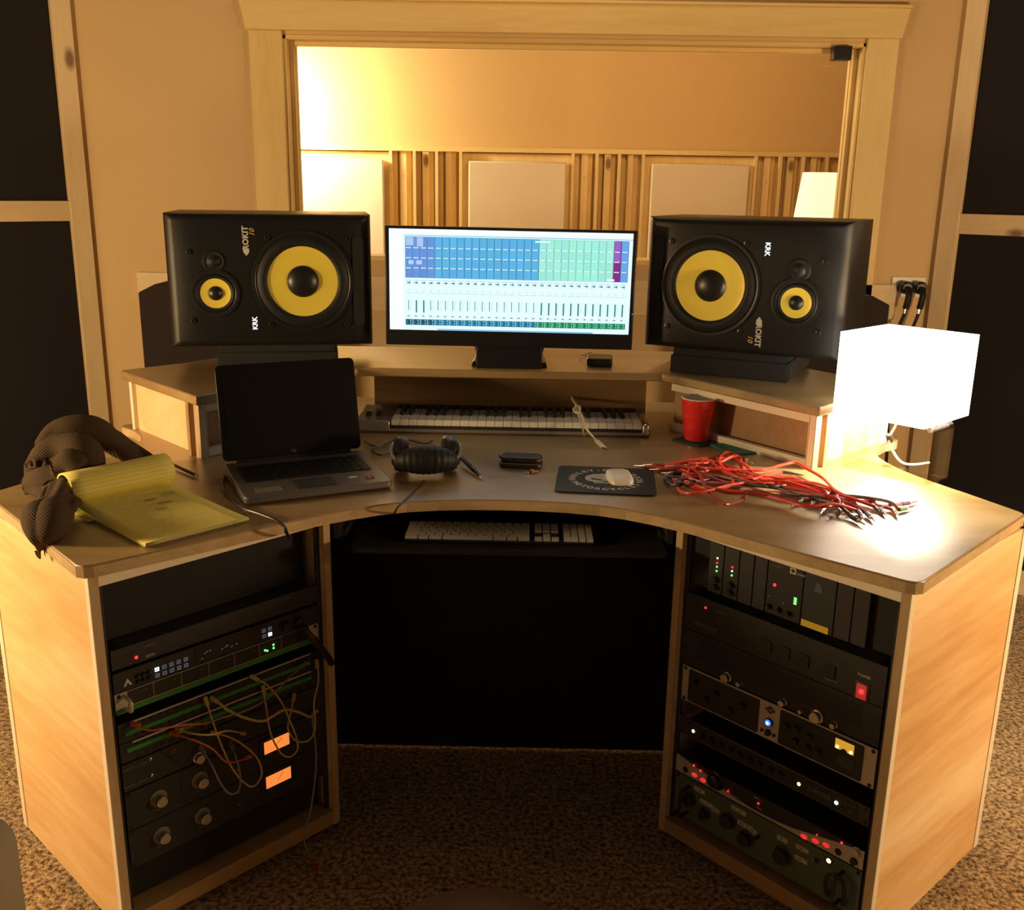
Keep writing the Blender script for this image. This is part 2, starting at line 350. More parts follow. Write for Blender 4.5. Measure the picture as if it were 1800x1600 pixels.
# corner bass traps at 45 degrees: timber frame over black cloth
def trap(side, px_in, px_rail):
    x0 = aty(px_in, 350, YW).x; d = Vector((side*.7071, -.7071, 0)); n = Vector((-side*.7071, -.7071, 0))
    t = thing('corner_bass_trap', 'tall black cloth panel in a pine frame, set across the corner %s of the desk' % ('left' if side < 0 else 'right'), 'acoustic panel', (x0, YW-.005, 0), -side*R(45) if side > 0 else R(45))
    # local x along panel away from the window wall: for left panel it is -x
    s_ = side; L_ = 1.62
    zt = aty(px_rail[0], px_rail[1], YW-.1).z; zb = zt-.078
    def bb(x0, x1, y0, y1, z0, z1): return B().b2(s_*x0, s_*x1, y0, y1, z0, z1)
    part(bb(.02, L_, -.012, .03, .02, 2.9), 'cloth_panel', M_fab, t)
    part(bb(0, .075, -.034, .02, 0, 2.92), 'frame_upright', M_pineb, t, bev=.002)
    part(bb(L_-.09, L_, -.034, .02, 0, 2.92), 'frame_upright', M_pineb, t, bev=.002)
    part(bb(.068, L_-.09, -.028, .02, zb, zt), 'frame_rail', M_pinexb, t, bev=.002)
    part(bb(.10, L_-.09, -.028, .02, 0, .10), 'frame_rail', M_pinexb, t, bev=.002)
    part(bb(.10, L_-.09, -.028, .02, 2.83, 2.92), 'frame_rail', M_pinexb, t, bev=.002)
    return t
trap(-1, 151, (40, 352)); trap(1, 1662, (1770, 377))

# live room behind the glass: rail, slat diffusers, cream panels, lamp
S(B().b2(-4.0, 4.2, YF+.01, YF+.09, zr-.03, zr), 'trim_2', M_pinex, bev=.002)
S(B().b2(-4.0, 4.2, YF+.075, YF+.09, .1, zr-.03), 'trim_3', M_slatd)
DX = aty(1145, 300, YF).x-aty(824, 300, YF).x
ptop = aty(824, 283, YF-.0).z
for i, k in enumerate((-1, 0, 1)):
    x0 = aty(824, 290, YF).x+k*DX; x1 = aty(995, 290, YF).x+k*DX
    nm = ('cream cloth wall panel nearest the hot glow, behind the left speaker', 'cream cloth wall panel seen above the middle of the monitor', 'cream cloth wall panel seen above the right speaker, nearest the far lamp')[i]
    t = thing('wall_panel', nm, 'acoustic panel', ((x0+x1)/2, YF, 0), group='cream panels in the room behind the glass')
    part(B().b2((x0-x1)/2, (x1-x0)/2, -.02, .045, .5, ptop), 'cloth_panel', M_wfab, t, bev=.008)
    part(B().b2((x0-x1)/2-.05, (x1-x0)/2+.05, .045, .074, .45, ptop+.05), 'backing_board', M_slat, t, bev=.002)
bars = [(684, 689, .02), (702, 713, .045), (726, 731, .0), (742, 753, .03), (765, 770, .0), (783, 793, .04), (807, 812, .01)]
for i, k in enumerate((0, 1, 2)):
    xc = aty(748, 300, YF).x+k*DX
    nm = ('pine slat diffuser left of the monitor top', 'pine slat diffuser between the two cream panels over the monitor', 'pine slat diffuser behind the far lamp')[i]
    t = thing('slat_diffuser', nm, 'diffuser', (xc, YF, 0), group='slat diffusers in the room behind the glass')
    for a, b_, dp in bars:
        xa = aty(a, 300, YF).x-aty(748, 300, YF).x; xb = aty(b_, 300, YF).x-aty(748, 300, YF).x
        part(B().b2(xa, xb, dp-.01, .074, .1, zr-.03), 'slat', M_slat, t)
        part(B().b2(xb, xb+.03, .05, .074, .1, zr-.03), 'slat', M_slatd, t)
# floor lamp in the live room
ly = 5.0; a = aty(1412, 303, ly); a2 = aty(1475, 305, ly); c1 = aty(1390, 388, ly); c2 = aty(1468, 390, ly)
xc = (a.x+a2.x)/2
t = thing('floor_lamp', 'lit floor lamp with tapered white shade in the room behind the glass', 'lamp', (xc, ly, 0))
part(B().lathe([((a2.x-a.x)/2, a.z), ((c2.x-c1.x)/2*1.1, c1.z-.05)], 32, cap=False), 'lamp_shade', M_shade2, t, smooth=True)
part(B().lathe([(.012, .02), (.012, a.z-.08)], 10), 'pole', M_brsh, t, smooth=True)
part(B().lathe([(.13, 0), (.13, .015), (.03, .03)], 24), 'base', M_brsh, t, smooth=True)
dv = aty(1482, 92, YW-.03)
t = thing('wall_sensor', 'small black box in the top right corner of the window', 'sensor', (dv.x, YW-.03, dv.z))
part(B().b2(-.035, .035, 0, .05, -.028, .024), 'housing', M_bpl, t, bev=.004)
part(B().b2(-.012, .012, .02, .04, .020, oz1-dv.z-.016), 'bracket', M_bpl, t)

# outlet plate with two plugs on the right
p = aty(1595, 504, YW-.0)
t = thing('wall_plate', 'white outlet plate with two black cable plugs, right of the right speaker', 'outlet', (p.x, YW-.0, p.z))
part(B().b2(-.068, .068, -.010, 0, -.042, .04), 'plate', M_wht, t, bev=.003)
txt_front('lettering', 'Phones', -.062, -.0105, -.002, .014, M_bmat, t, rot=R(90))
for q, xq in ((0, -.022), (1, .034)):
    o = part(B().lathe([(.024, 0), (.026, .01), (.026, .045), (.018, .055)], 16, (xq, -.01, 0), YZ), 'socket', M_bpl, t, smooth=True)
for q, (xq, lb) in enumerate(((-.022, 'black cable plugged into the left socket of the outlet plate'), (.034, 'black cable plugged into the right socket of the outlet plate'))):
    t2 = thing('audio_cable', lb, 'cable', (p.x+xq, YW-.05, p.z), group='cables hanging from the outlet plate')
    part(B().tube([(0, -.02, 0), (0, -.035, -.03), (-.005, -.03, -.08)], .013, 10), 'plug', M_bpl, t2, smooth=True)
    part(B().tube([(-.005, -.03, -.075), (-.007, -.03, -.10)], .008, 8, 1), 'collar', M_chr, t2, smooth=True)
    part(B().tube([(-.007, -.03, -.10), (-.03, -.02, -.2), (-.05-.03*q, -.02, -.4), (-.06, -.02, -.8), (-.1, -.05, -p.z+.01)], .007, 8), 'cord', M_bcab, t2, smooth=True)

# black cloth-covered stands behind the speakers
for sd in (-1, 1):
    pa = aty(242, 508, 3.55) if sd < 0 else aty(1566, 522, 3.55)
    t = thing('speaker_stand', 'dark cloth-covered stand with cut top corner behind the %s speaker' % ('left' if sd < 0 else 'right'), 'stand', (pa.x-sd*.2, 3.55, 0))
    zt = aty(268, 505, 3.55).z+.01
    pr_ = [(sd*.2, 0), (sd*.2, zt-.03), (sd*.14, zt), (-sd*.2, zt), (-sd*.2, 0)]
    b = B(); b.add([(x, 0, z) for x, z in pr_]+[(x, .3, z) for x, z in pr_], [(0, 1, 2, 3, 4), (9, 8, 7, 6, 5)]+[(i, (i+1) % 5, 5+(i+1) % 5, 5+i) for i in range(5)])
    part(b, 'body', plain('maroon_black_cloth%d' % sd, (.016, .009, .010), .9, bump=.3, bscale=400), t, bev=.004)

# ================================================================== DESK
HD, TH = .875, .8194
cT, sT = math.cos(TH), math.sin(TH)
half = [(0, 2.117), (.075, 2.115), (.147, 2.106), (.215, 2.09), (.271, 2.067), (.325, 2.035), (.384, 1.993), (.44, 1.945), (.58, 1.822), (.742, 1.682), (.757, 1.676), (.773, 1.681), (.785, 1.694)]
outer = [(1.147, 2.080), (1.150, 2.092), (1.146, 2.105), (1.104, 2.200), (1.056, 2.300), (1.024, 2.375), (1.003, 2.44), (.992, 2.50), (.990, 2.55), (.998, 2.60), (1.02, 2.65), (1.06, 2.70), (1.104, 2.735), (1.112, 2.75), (1.10, 2.765), (.98, 2.88), (.85, 3.0), (.6, 3.2)]
ol = half+outer
ol = ol+[(-x, y) for x, y in reversed(ol) if x > 0]
def ringband(pts, grow, z0, z1):
    b = B(); n = len(pts); a = sum(pts[i][0]*pts[(i+1) % n][1]-pts[(i+1) % n][0]*pts[i][1] for i in range(n)); sg = 1 if a > 0 else -1; q_ = []
    for i in range(n):
        p, c, m_ = Vector(pts[i-1]), Vector(pts[i]), Vector(pts[(i+1) % n]); t_ = (m_-p).normalized(); q_.append((c.x+sg*t_.y*grow, c.y-sg*t_.x*grow))
    vs = [(x, y, z) for z in (z0, z1) for x, y in q_]+[(x, y, z) for z in (z0, z1) for x, y in pts]
    for i in range(n):
        j = (i+1) % n; b.f += [(i, j, n+j, n+i), (n+i, n+j, 3*n+j, 3*n+i), (i, 2*n+i, 2*n+j, j)]
    b.v = vs; return b
desk = thing('worktop', 'curved light maple worktop with wings over the two rack cabinets', 'desk', (0, 0, 0))
part(B().prism(ol, HD-.025, HD), 'desk_surface', M_top, desk, bev=.002, seg=2)
part(ringband(ol, .0015, HD-.0245, HD-.003), 'edge_band', M_edge, desk)
# modesty panel and keyboard tray under the worktop
part(B().b2(-.74, .74, 2.50, 2.515, .012, HD-.025), 'shaded_modesty_panel', M_dark, desk)  # wood panel blackened for knee-space shade, widened to block light from behind
ty0 = 2.045
part(B().prism(rrect(.70, .33, .02, 4, 0.015, ty0+.165), .768, .780), 'keyboard_tray', M_bmat, desk, bev=.002)
for sx in (-1, 1):
    part(B().b2(sx*.372, sx*.386, 2.12, 2.45, .775, .85), 'tray_slide', M_bmat, desk)
    part(B().b2(sx*.36, sx*.376, 2.14, 2.36, .774, .79), 'tray_slide', M_bmat, desk)

# rack cabinets
def rackpos(sd): return Vector((sd*(.7652-cT*.2736+sT*.0129), 1.7075+sT*.2736+cT*.0129, 0))
def cab(sd):
    loc = Vector((sd*(.7652-cT*.2736), 1.7075+sT*.2736, 0))
    t = thing('rack_cabinet', 'maple plywood rack cabinet under the %s wing of the worktop' % ('left' if sd < 0 else 'right'), 'cabinet', loc, -sd*TH)
    dp = .515; z0, z1 = .04, .85
    for k in (-1, 1):
        o = part(B().b2(k*.2556, k*.2736, .003, dp, z0, z1), 'side_panel', wood('birch_side%d%d' % (sd, k), (.60, .34, .13), (.78, .53, .27), (.94, .77, .52), 'Y', 1.0, .5, grain=3.4, offset=sd*2+k, knots=False), t, bev=.001)
        part(B().b2(k*.2554, k*.2738, 0, .003, z0, z1), 'front_edge', M_post, t)
        if k == sd: part(B().b2(k*.2737, k*.2752, .0, .016, z0, z1), 'corner_strip', M_band, t)
    part(B().b2(-.2556, .2556, 0.0, dp, z0, .078), 'bottom_panel', M_hut, t, bev=.001)
    part(B().b2(-.2556, .2556, 0.0, .018, .815, z1), 'top_rail', M_band, t, bev=.001)  # whole rail coloured pale to mimic light on its inner end
    part(B().b2(-.2736, .2736, dp, dp+.014, z0, z1), 'back_panel', M_dark, t)  # near-black colour stands in for the shade inside the cabinet
    for k in (-1, 1): part(B().b2(k*.2755, k*.262, dp-.006, dp+.016, z0, z1), 'back_edge', M_band, t)
    for kx in (-1, 1):
        for ky in (.05, dp-.05):
            part(B().lathe([(.02, -.012), (.02, .012)], 14, (kx*.225, ky, .02), Matrix.Rotation(R(90), 3, 'Y')), 'caster', M_rub, t, smooth=True)
    # rack rails
    for k in (-1, 1): part(B().b2(k*.2556, k*.2435, .017, .022, .08, .815), 'rack_rail', M_bmat, t)
    return t
cab(-1); cab(1)

# hutch
H0, H1, H2 = (.443, 2.822), (.770, 2.390), (1.085, 2.711)
HH = 1.0415
hol = [H0, (H1[0]-.004, H1[1]+.006), H1, (H1[0]+.008, H1[1]+.006), H2, (1.088, 2.722), (.96, 2.85), (.70, 3.22)]
hol = hol+[(-x, y) for x, y in reversed(hol)]
hut = thing('desk_hutch', 'raised maple shelf unit with angled wings standing along the back of the worktop', 'shelf')
part(B().prism(hol, HH-.025, HH), 'top_board', M_top, hut, bev=.004)
part(B().b2(-.42, .42, 3.00, 3.018, HD, HH-.025), 'back_board', M_hut, hut)
for sd in (-1, 1):
    d = Vector((H1[0]-H0[0], H1[1]-H0[1], 0)); Lw = d.length; d.normalize(); ang = math.atan2(d.y, d.x)
    n = Vector((-d.y, d.x, 0))*1   # pointing back
    def wing(x0, x1, y0, y1, z0, z1, name, mat, bev=0):
        b = B(); b.b2(x0, x1, y0, y1, z0, z1)
        b.v = [(sd*(H0[0]+d.x*v[0]+n.x*v[1]), H0[1]+d.y*v[0]+n.y*v[1], v[2]) for v in b.v]
        return part(b, name, mat, hut, bev=bev)
    zt = HH-.025
    wing(.0, Lw-.012, .055, .067, HD, zt, 'wing_panel', M_hut)
    wing(.02, Lw-.035, .018, .036, zt-.024, zt, 'face_rail', M_band, .001)
    wing(.02, Lw-.035, .018, .036, HD, HD+.022, 'face_rail', M_band, .001)
    wing(Lw-.036, Lw-.014, .014, .036, HD, zt, 'face_post', M_post, .001)
    # outer side panel along H1-H2
    e = Vector((H2[0]-H1[0], H2[1]-H1[1], 0)); Ls = e.length; e.normalize(); m_ = Vector((-e.y, e.x, 0))
    def side(x0, x1, y0, y1, z0, z1, name, mat, bev=0):
        b = B(); b.b2(x0, x1, y0, y1, z0, z1)
        b.v = [(sd*(H1[0]+e.x*v[0]+m_.x*v[1]), H1[1]+e.y*v[0]+m_.y*v[1], v[2]) for v in b.v]
        return part(b, name, mat, hut, bev=bev)
    side(.025, Ls-.025, .026, .038, HD, zt, 'side_panel', M_ply)
    side(.016, .030, .014, .030, HD, zt, 'edge_strip', M_band, .001)
    side(Ls-.030, Ls-.014, .014, .030, HD, zt, 'edge_strip', M_band, .001)

# ================================================================== SPEAKERS
def speaker(pos, yaw, mirror, label):
    t = thing('studio_monitor_speaker', label, 'speaker', pos, yaw)
    Wd, D, H = .560, .36, .365
    # body with rounded, forward-curved baffle: cross-section profile front (y) bulging
    b = B(); nx, nz = 16, 12
    def inset(a, w_, r):   # distance from edge -> setback
        return 0
    vs = []; idx = {}
    for i in range(nx+1):
        for j in range(nz+1):
            # parametrise with finer rows near the edges
            def ease(q, n_):
                e_ = [0, .006, .016, .032, .05]; 
                if q < 5: return e_[q]
                if q > n_-5: return 1-e_[n_-q]
                return .05+(q-4)/(n_-8)*.90
            u = ease(i, nx); w_ = ease(j, nz)
            x = (u-.5)*Wd; z = w_*H
            dx = min(u, 1-u)*Wd; dz = min(w_, 1-w_)*H
            R_ = .042
            sx = 0 if dx > R_ else R_*.85*(1-math.sqrt(max(0, 1-((R_-dx)/R_)**2)))
            sz = 0 if dz > .022 else .022*(1-math.sqrt(max(0, 1-((.022-dz)/.022)**2)))
            idx[i, j] = len(vs); vs.append((x, -D/2+max(sx, sz), z))
    fs = [(idx[i, j], idx[i+1, j], idx[i+1, j+1], idx[i, j+1]) for i in range(nx) for j in range(nz)]
    # back ring
    rim = [(i, 0) for i in range(nx+1)]+[(nx, j) for j in range(1, nz+1)]+[(i, nz) for i in range(nx-1, -1, -1)]+[(0, j) for j in range(nz-1, 0, -1)]
    k0 = len(vs)
    for i, j in rim:
        x, y, z = vs[idx[i, j]]; vs.append((x, D/2, z))
    n_ = len(rim); fs += [(idx[rim[q]], k0+q, k0+(q+1) % n_, idx[rim[(q+1) % n_]]) for q in range(n_)]
    fs.append(tuple(range(k0, k0+n_)))
    b.add(vs, fs); part(b, 'cabinet', M_blk, t, smooth=True, ang=50)
    y0 = -D/2; s_ = mirror
    def ring(name, mat, x, z, prof, n=48):
        o = B().lathe([(r, -h) for r, h in prof], n, (x, y0, z), YZ.inverted() if False else YZ, cap=False)
        return part(o, name, mat, t, smooth=True, ang=60)
    # lathe axis +Z -> -Y ; h>0 goes into the box, so flip: profile (r, out) with out towards viewer
    def ring2(name, mat, x, z, prof, n=48, par=None):
        return part(B().lathe(prof, n, (x, y0, z), YZ, cap=False), name, mat, par or t, smooth=True, ang=60)
    # woofer
    wx, wz = s_*(-.088), .182
    wf = ring2('woofer_frame', M_bpl, wx, wz, [(.140, 0), (.140, .004), (.132, .006), (.128, .002)])
    ring2('woofer_surround', M_rub, wx, wz, [(.128, .001), (.122, .004), (.112, .010), (.102, .009), (.096, .002)], par=wf)
    ring2('woofer_cone', M_cone, wx, wz, [(.097, .0035), (.090, .0022), (.060, .0012), (.042, .0012)], par=wf)
    ring2('dust_cap', M_bpl, wx, wz, [(.044, .002), (.043, .004), (.034, .011), (.020, .016), (.006, .018), (.0001, .018)], par=wf)
    # midrange
    mx_, mz = s_*.150, .150
    mf = ring2('midrange_frame', M_bpl, mx_, mz, [(.066, 0), (.066, .003), (.056, .005), (.052, .002)], 36)
    ring2('midrange_surround', M_rub, mx_, mz, [(.052, .001), (.048, .006), (.040, .003)], 36, mf)
    ring2('midrange_cone', M_cone, mx_, mz, [(.041, .004), (.034, .0022), (.018, .0015)], 36, mf)
    ring2('midrange_cap', M_bpl, mx_, mz, [(.020, .002), (.019, .004), (.012, .010), (.004, .012), (.0001, .012)], 24, mf)
    # tweeter
    tx, tz = s_*.151, .237
    ring2('tweeter', M_rub, tx, tz, [(.030, 0), (.027, .004), (.019, .002), (.018, .002), (.014, .008), (.006, .012), (.0001, .0125)], 24)
    # port slot
    px_ = s_*(-.254)
    part(B().prism(rrect(.030, .25, .012, 4), 0, .0015), 'port', M_dark, t).matrix_local = Matrix.Translation((px_+s_*.012, y0-.0012, .182)) @ Matrix.Rotation(R(90), 4, 'X')
    for sx, sz in ((-.205, .30), (.005, .302), (-.205, .062), (.005, .062), (.215, .262), (.215, .075)):
        part(B().lathe([(.008, 0), (.008, .003), (.004, .004), (.004, .002), (.0001, .002)], 14, (s_*sx, y0, sz), YZ, cap=False), 'screw', M_bpl, t, smooth=True)
    return t, y0
spL, y0 = speaker((-.705, 2.955, 1.107), .20, -1, 'black speaker on its side with big yellow cone at its right, left of the monitor')
lgz = R(90)
txt_front('lit_logo', 'KRK', -.048, y0-.001, .066, .019, M_logo, spL, rot=lgz, off=.0004)
txt_front('model_lettering', 'ROKIT', -.062, y0-.001, .300, .022, M_print, spL, rot=lgz, off=.0008)
bb = B(); bb.add([(-.070, y0-.001, .262), (-.062, y0-.001, .252), (-.054, y0-.001, .262), (-.054, y0-.001, .272), (-.070, y0-.001, .272)], [(0, 1, 2, 3, 4)]); part(bb, 'rocket_emblem', M_print, spL)
txt_front('number_lettering', '10', -.044, y0-.001, .315, .020, M_yel, spL, rot=lgz, shear=.3)
spR, y0 = speaker((.712, 2.905, 1.115), -.45, 1, 'black speaker on its side with big yellow cone at its left, beside the lit lamp')
txt_front('lit_logo', 'KRK', .062, y0-.001, .288, .019, M_logo, spR, rot=-lgz, off=.0004)
txt_front('model_lettering', 'ROKIT', .055, y0-.001, .055, .022, M_print, spR, rot=-lgz, off=.0008)
bb = B(); bb.add([(.047, y0-.001, .086), (.063, y0-.001, .086), (.063, y0-.001, .096), (.055, y0-.001, .106), (.047, y0-.001, .096)], [(0, 1, 2, 3, 4)]); part(bb, 'rocket_emblem', M_print, spR)
txt_front('number_lettering', '10', .034, y0-.001, .044, .020, M_yel, spR, rot=-lgz, shear=.3)
# risers
def riser(pos, yaw, w_, label, h):
    t = thing('isolation_pad', label, 'speaker pad', pos, yaw, group=None)
    part(B().b2(-w_/2, w_/2, -.17, .17, 0, h-.022), 'foam_block', M_foam, t, bev=.004)
    part(B().b2(-w_/2+.006, w_/2-.006, -.165, .165, h-.022, h), 'foam_cap', M_foam, t, bev=.003)
riser((-.70, 2.975, HH), .20, .34, 'black foam pad under the left speaker, behind the laptop', .0655)
riser((.690, 2.925, HH), -.45, .335, 'black foam pad under the right speaker, beside the red cup', .0735)

# ================================================================== MONITOR
mo = thing('computer_monitor', 'ultrawide black monitor showing a blue and green mixing session', 'monitor', (-.002, 2.795, HH))
ztop = 1.444-HH; zbot = 1.113-HH
Mt = Matrix.Translation((0, 0, (ztop+zbot)/2)) @ Matrix.Rotation(.006, 4, 'Y')
def mp(b, name, mat, **k): o = part(b, name, mat, mo, **k); o.matrix_local = Mt; return o
hw, hh_ = .350, .1655
b = B(); b.b2(-hw, hw, 0, .035, -hh_, hh_); mp(b, 'bezel', M_bpl, bev=.003)
sx0, sx1, sz1, sz0 = -hw+.012, hw-.012, hh_-.0075, -hh_+.044
quads = []
def q(u0, v0, u1, v1, c, lay=1): quads.append((u0, v0, u1, v1, c, lay))
q(0, 0, 1, 1, (.68, .86, .95), 0); q(0, 0, 1, .045, (.80, .88, .96)); q(0, .045, .058, 1, (.80, .88, .95)); q(.0, .057, .02, .062, (.25, .35, .7)); q(0, .765, .02, .77, (.25, .35, .7))
q(.062, .060, 1, .066, (.10, .35, .55))
ncol = 30; cw = (.985-.066)/ncol
for i in range(ncol):
    u0 = .066+i*cw; u1 = u0+cw
    if i < 3.5: c, d_ = (.12, .27, .62), (.08, .20, .5)
    elif i < 17.5: c, d_ = (.10, .40, .66), (.03, .24, .50)
    elif i < 28: c, d_ = (.32, .74, .62), (.16, .55, .46)
    elif i < 29: c, d_ = (.22, .02, .22), (.15, .01, .15)
    else: c, d_ = (.12, .33, .68), (.06, .2, .5)
    q(u0, .075, u1, .478, d_, 1)
    for r0, r1 in ((.080, .180), (.190, .278), (.288, .378), (.388, .474)):
        cc = tuple(min(1, k*(1+rnd.uniform(-.06, .06))) for k in c)
        if i == 28 and r0 < .25: cc = (.30, .10, .50)
        q(u0+.0015, r0, u1-.003, r1, cc, 2)
        for s_ in range(4):
            vv = r0+(r1-r0)*(s_+.6)/4.6; q(u0+.004, vv, u1-.006, vv+.004, tuple(k*.8 for k in cc), 3)
    for vv in (.183, .281, .381): q(u0+.003, vv-.003, u1-.006, vv+.004, (.75, .9, .95), 3)
    q(u0+.002, .50, u1-.004, .507, (.30, .55, .65), 2)
    q(u0+.006, .522, u0+.012, .532, (.05, .15, .2), 2); q(u0+.013, .518, u0+.021, .536, (.04, .18, .25), 2)
    q(u0+.001, .545, u1-.001, .549, (.45, .72, .80), 2)
    for s_ in range(3): q(u0+.004+s_*.008, .625, u0+.008+s_*.008, .631, (.15, .4, .4), 2)
    q(u0+.014, .60, u0+.018, .607, (.15, .4, .4), 2)
    hgt = .125 if i > 17 or i in (1, 2) else .10
    q(u0+.012, .70, u0+(.018 if i > 17 or i in (1, 2) else .0150), .70+hgt, (.02, .20, .16), 2)
    q(u0+.022, .70, u0+.0235, .80, (.3, .6, .6), 2)
    q(u0, .58, u0+.0008, .98, (.50, .74, .80), 2)
    q(u0+.008, .855, u0+.018, .863, (.02, .1, .12), 2); q(u0+.004, .868, u1-.004, .871, (.35, .6, .65), 2)
    base = (.01, .07, .12) if i < 4 else ((.01, .14, .24) if i < 18 else (.01, .18, .08))
    q(u0, .892, u1-.001, .950, base, 2)
    q(u0+.003, .90, u0+.008, .94, tuple(k*2.5 for k in base), 3); q(u0+.019, .900, u0+.024, .912, (.3, .6, .6), 3); q(u0+.019, .925, u0+.024, .94, (.2, .5, .5), 3)
q(.069, .08, .10, .16, (.35, .50, .72), 4); q(.115, .08, .14, .17, (.35, .50, .72), 4); q(.08, .305, .10, .345, (.4, .55, .75), 4); q(.112, .305, .135, .345, (.4, .55, .75), 4)
q(.60, .092, .66, .108, (.65, .92, .88), 4); q(.90, .45, .93, .47, (.7, .95, .9), 4)
q(.20, .985, .85, 1.0, (.20, .42, .70), 2)
bv, bf, bc = [], [], []
for u0, v0, u1, v1, c, lay in quads:
    k = len(bv)
    for u, v in ((u0, v0), (u0, v1), (u1, v1), (u1, v0)): bv.append((sx0+(sx1-sx0)*u, -.0006-.0001*lay, sz1+(sz0-sz1)*v))
    bf.append((k, k+1, k+2, k+3)); bc += [(*c, 1)]*4
me = bpy.data.meshes.new('screen'); me.from_pydata(bv, [], bf); me.materials.append(M_scr)
ca = me.color_attributes.new('Col', 'FLOAT_COLOR', 'CORNER')
for i, c in enumerate(bc): ca.data[i].color = c
o = bpy.data.objects.new('screen', me); COL.objects.link(o); o.parent = mo; o.matrix_local = Mt
part(B().lathe([(.0018, 0), (.0018, .0006)], 8, (hw-.004, -.0003, zbot+.10), YZ), 'power_light', M_lb, mo)
part(B().b2(-.10, .10, .035, .06, .05, .30), 'rear_housing', M_bpl, mo, bev=.01)
part(B().b2(-.095, .095, .02, .045, .005, .13), 'stand_neck', M_bpl, mo, bev=.004)
b = B(); b.add([(-.112, .0, .001), (.112, .0, .001), (.105, .18, .001), (-.105, .18, .001), (-.108, .01, .016), (.108, .01, .016), (.10, .17, .022), (-.10, .17, .022)], [(0, 3, 2, 1), (4, 5, 6, 7), (0, 1, 5, 4), (1, 2, 6, 5), (2, 3, 7, 6), (3, 0, 4, 7)])
o = part(b, 'stand_foot', M_bpl, mo, bev=.003); o.location.y = .07
# little black box with cable by the monitor foot
p = at(1055, 645, HH)
t = thing('external_drive', 'small black box with cable beside the monitor foot', 'computer device', (p.x, p.y+.03, HH), R(-5))
part(B().b2(-.038, .038, -.04, .05, .002, .026), 'casing', M_bpl, t, bev=.006)
part(B().tube([(-.03, .045, .012), (-.05, .07, .02), (-.06, .12, .008), (-.03, .2, .006)], .0022, 6), 'cable', M_wcab, t, smooth=True)

# ================================================================== MIDI keyboard
kx0 = at(685, 740, .94).x
pk0, pk1 = at(685, 741, HD+.040), at(1127, 742, HD+.040)
mk = thing('midi_keyboard', 'silver piano-style controller keyboard under the raised shelf', 'music keyboard', ((pk0.x+pk1.x)/2, (pk0.y+pk1.y)/2+.013, HD-.024), 0)
K0 = -(pk1.x-pk0.x)/2; kw = -2*K0/29
b = B(); pf = [(-.012, .026), (-.012, .045), (.135, .052), (.195, .062), (.200, .055), (.200, .026)]
xa, xb = K0-.105, -K0+.026
b.add([(xa, y, z) for y, z in pf]+[(xb, y, z) for y, z in pf], [tuple(range(6)), tuple(range(6, 12))[::-1]]+[(i, (i+1) % 6, 6+(i+1) % 6, 6+i) for i in range(6)])
part(b, 'body', M_sil, mk, bev=.005)
part(B().b2(K0-.004, -K0+.004, -.0135, -.004, .038, .048), 'key_bed', M_bmat, mk)
part(B().b2(-K0, -K0+.024, -.020, .13, .027, .064), 'end_cheek', M_chr, mk, bev=.010, seg=3)
part(B().b2(K0-.10, K0-.003, -.014, .14, .030, .060), 'control_block', M_sil, mk, bev=.004)
for k in (0, 1): part(B().lathe([(.019, -.007), (.019, .007)], 18, (K0-.072+k*.030, .055, .052), Matrix.Rotation(R(90), 3, 'Y')), 'wheel', M_rub, mk, smooth=True, bev=.002)
part(B().b2(K0, -K0, .135, .185, .0595, .0655), 'top_panel', M_bmat, mk, bev=.001)
for k in range(9): part(B().b2(-.02+k*.028, -.006+k*.028, .150, .160, .064, .0685), 'button', M_bpl, mk)
kp = B().b2(.0006, kw-.0006, -.013, .132, .046, .064)
w0 = part(kp, 'white_key', M_key, mk, bev=.0012, seg=1)
w0.location.x = K0
for i in range(1, 29):
    c = w0.copy(); COL.objects.link(c); c.parent = mk; c.location.x = K0+i*kw
bk = B(); bk.add([(-.0062, .048, .062), (.0062, .048, .062), (.0062, .132, .062), (-.0062, .132, .062), (-.005, .052, .076), (.005, .052, .076), (.005, .132, .076), (-.005, .132, .076)], [(0, 3, 2, 1), (4, 5, 6, 7), (0, 1, 5, 4), (1, 2, 6, 5), (2, 3, 7, 6), (3, 0, 4, 7)])
b0 = part(bk, 'black_key', M_bpl, mk, bev=.001, seg=1); first = True
for i in range(28):
    if i % 7 in (0, 1, 3, 4, 5):
        if first: b0.location.x = K0+(i+1)*kw; first = False
        else:
            c = b0.copy(); COL.objects.link(c); c.parent = mk; c.location.x = K0+(i+1)*kw
# white usb cable lying over the keys
def dp_(u, v, z): return at(u, v, HD+max(z-.022 if z > .05 else z, .006))
t = thing('usb_cable', 'white cable with plug looped over the right of the piano keys', 'cable', (0, 0, 0))
for pts in ([dp_(1003, 690, .075), dp_(1008, 702, .078), dp_(1016, 715, .085), dp_(1022, 735, .078), dp_(1028, 752, .06), dp_(1042, 768, .015), dp_(1050, 777, .006)],
            [dp_(1005, 688, .075), dp_(1014, 703, .075), dp_(1012, 716, .082), dp_(1018, 733, .078), dp_(1024, 753, .05), dp_(1027, 766, .02)],
            [dp_(1002, 697, .07), dp_(1010, 708, .082), dp_(1019, 720, .088), dp_(1026, 738, .08), dp_(1032, 755, .05), dp_(1044, 770, .012)]):
    part(B().tube(pts, .0026, 8), 'cord', M_wcab, t, smooth=True)
part(B().tube([dp_(1008, 719, .09), dp_(1015, 714, .094), dp_(1020, 717, .092), dp_(1017, 726, .09), dp_(1010, 724, .09), dp_(1008, 719, .09)], .003, 8), 'tie', M_wcab, t, smooth=True)
a = dp_(1049, 775, .010); c = dp_(1061, 787, .010)
part(B().tube([a, c], .0085, 4, 1, flat=.6), 'plug_housing', M_wht, t)
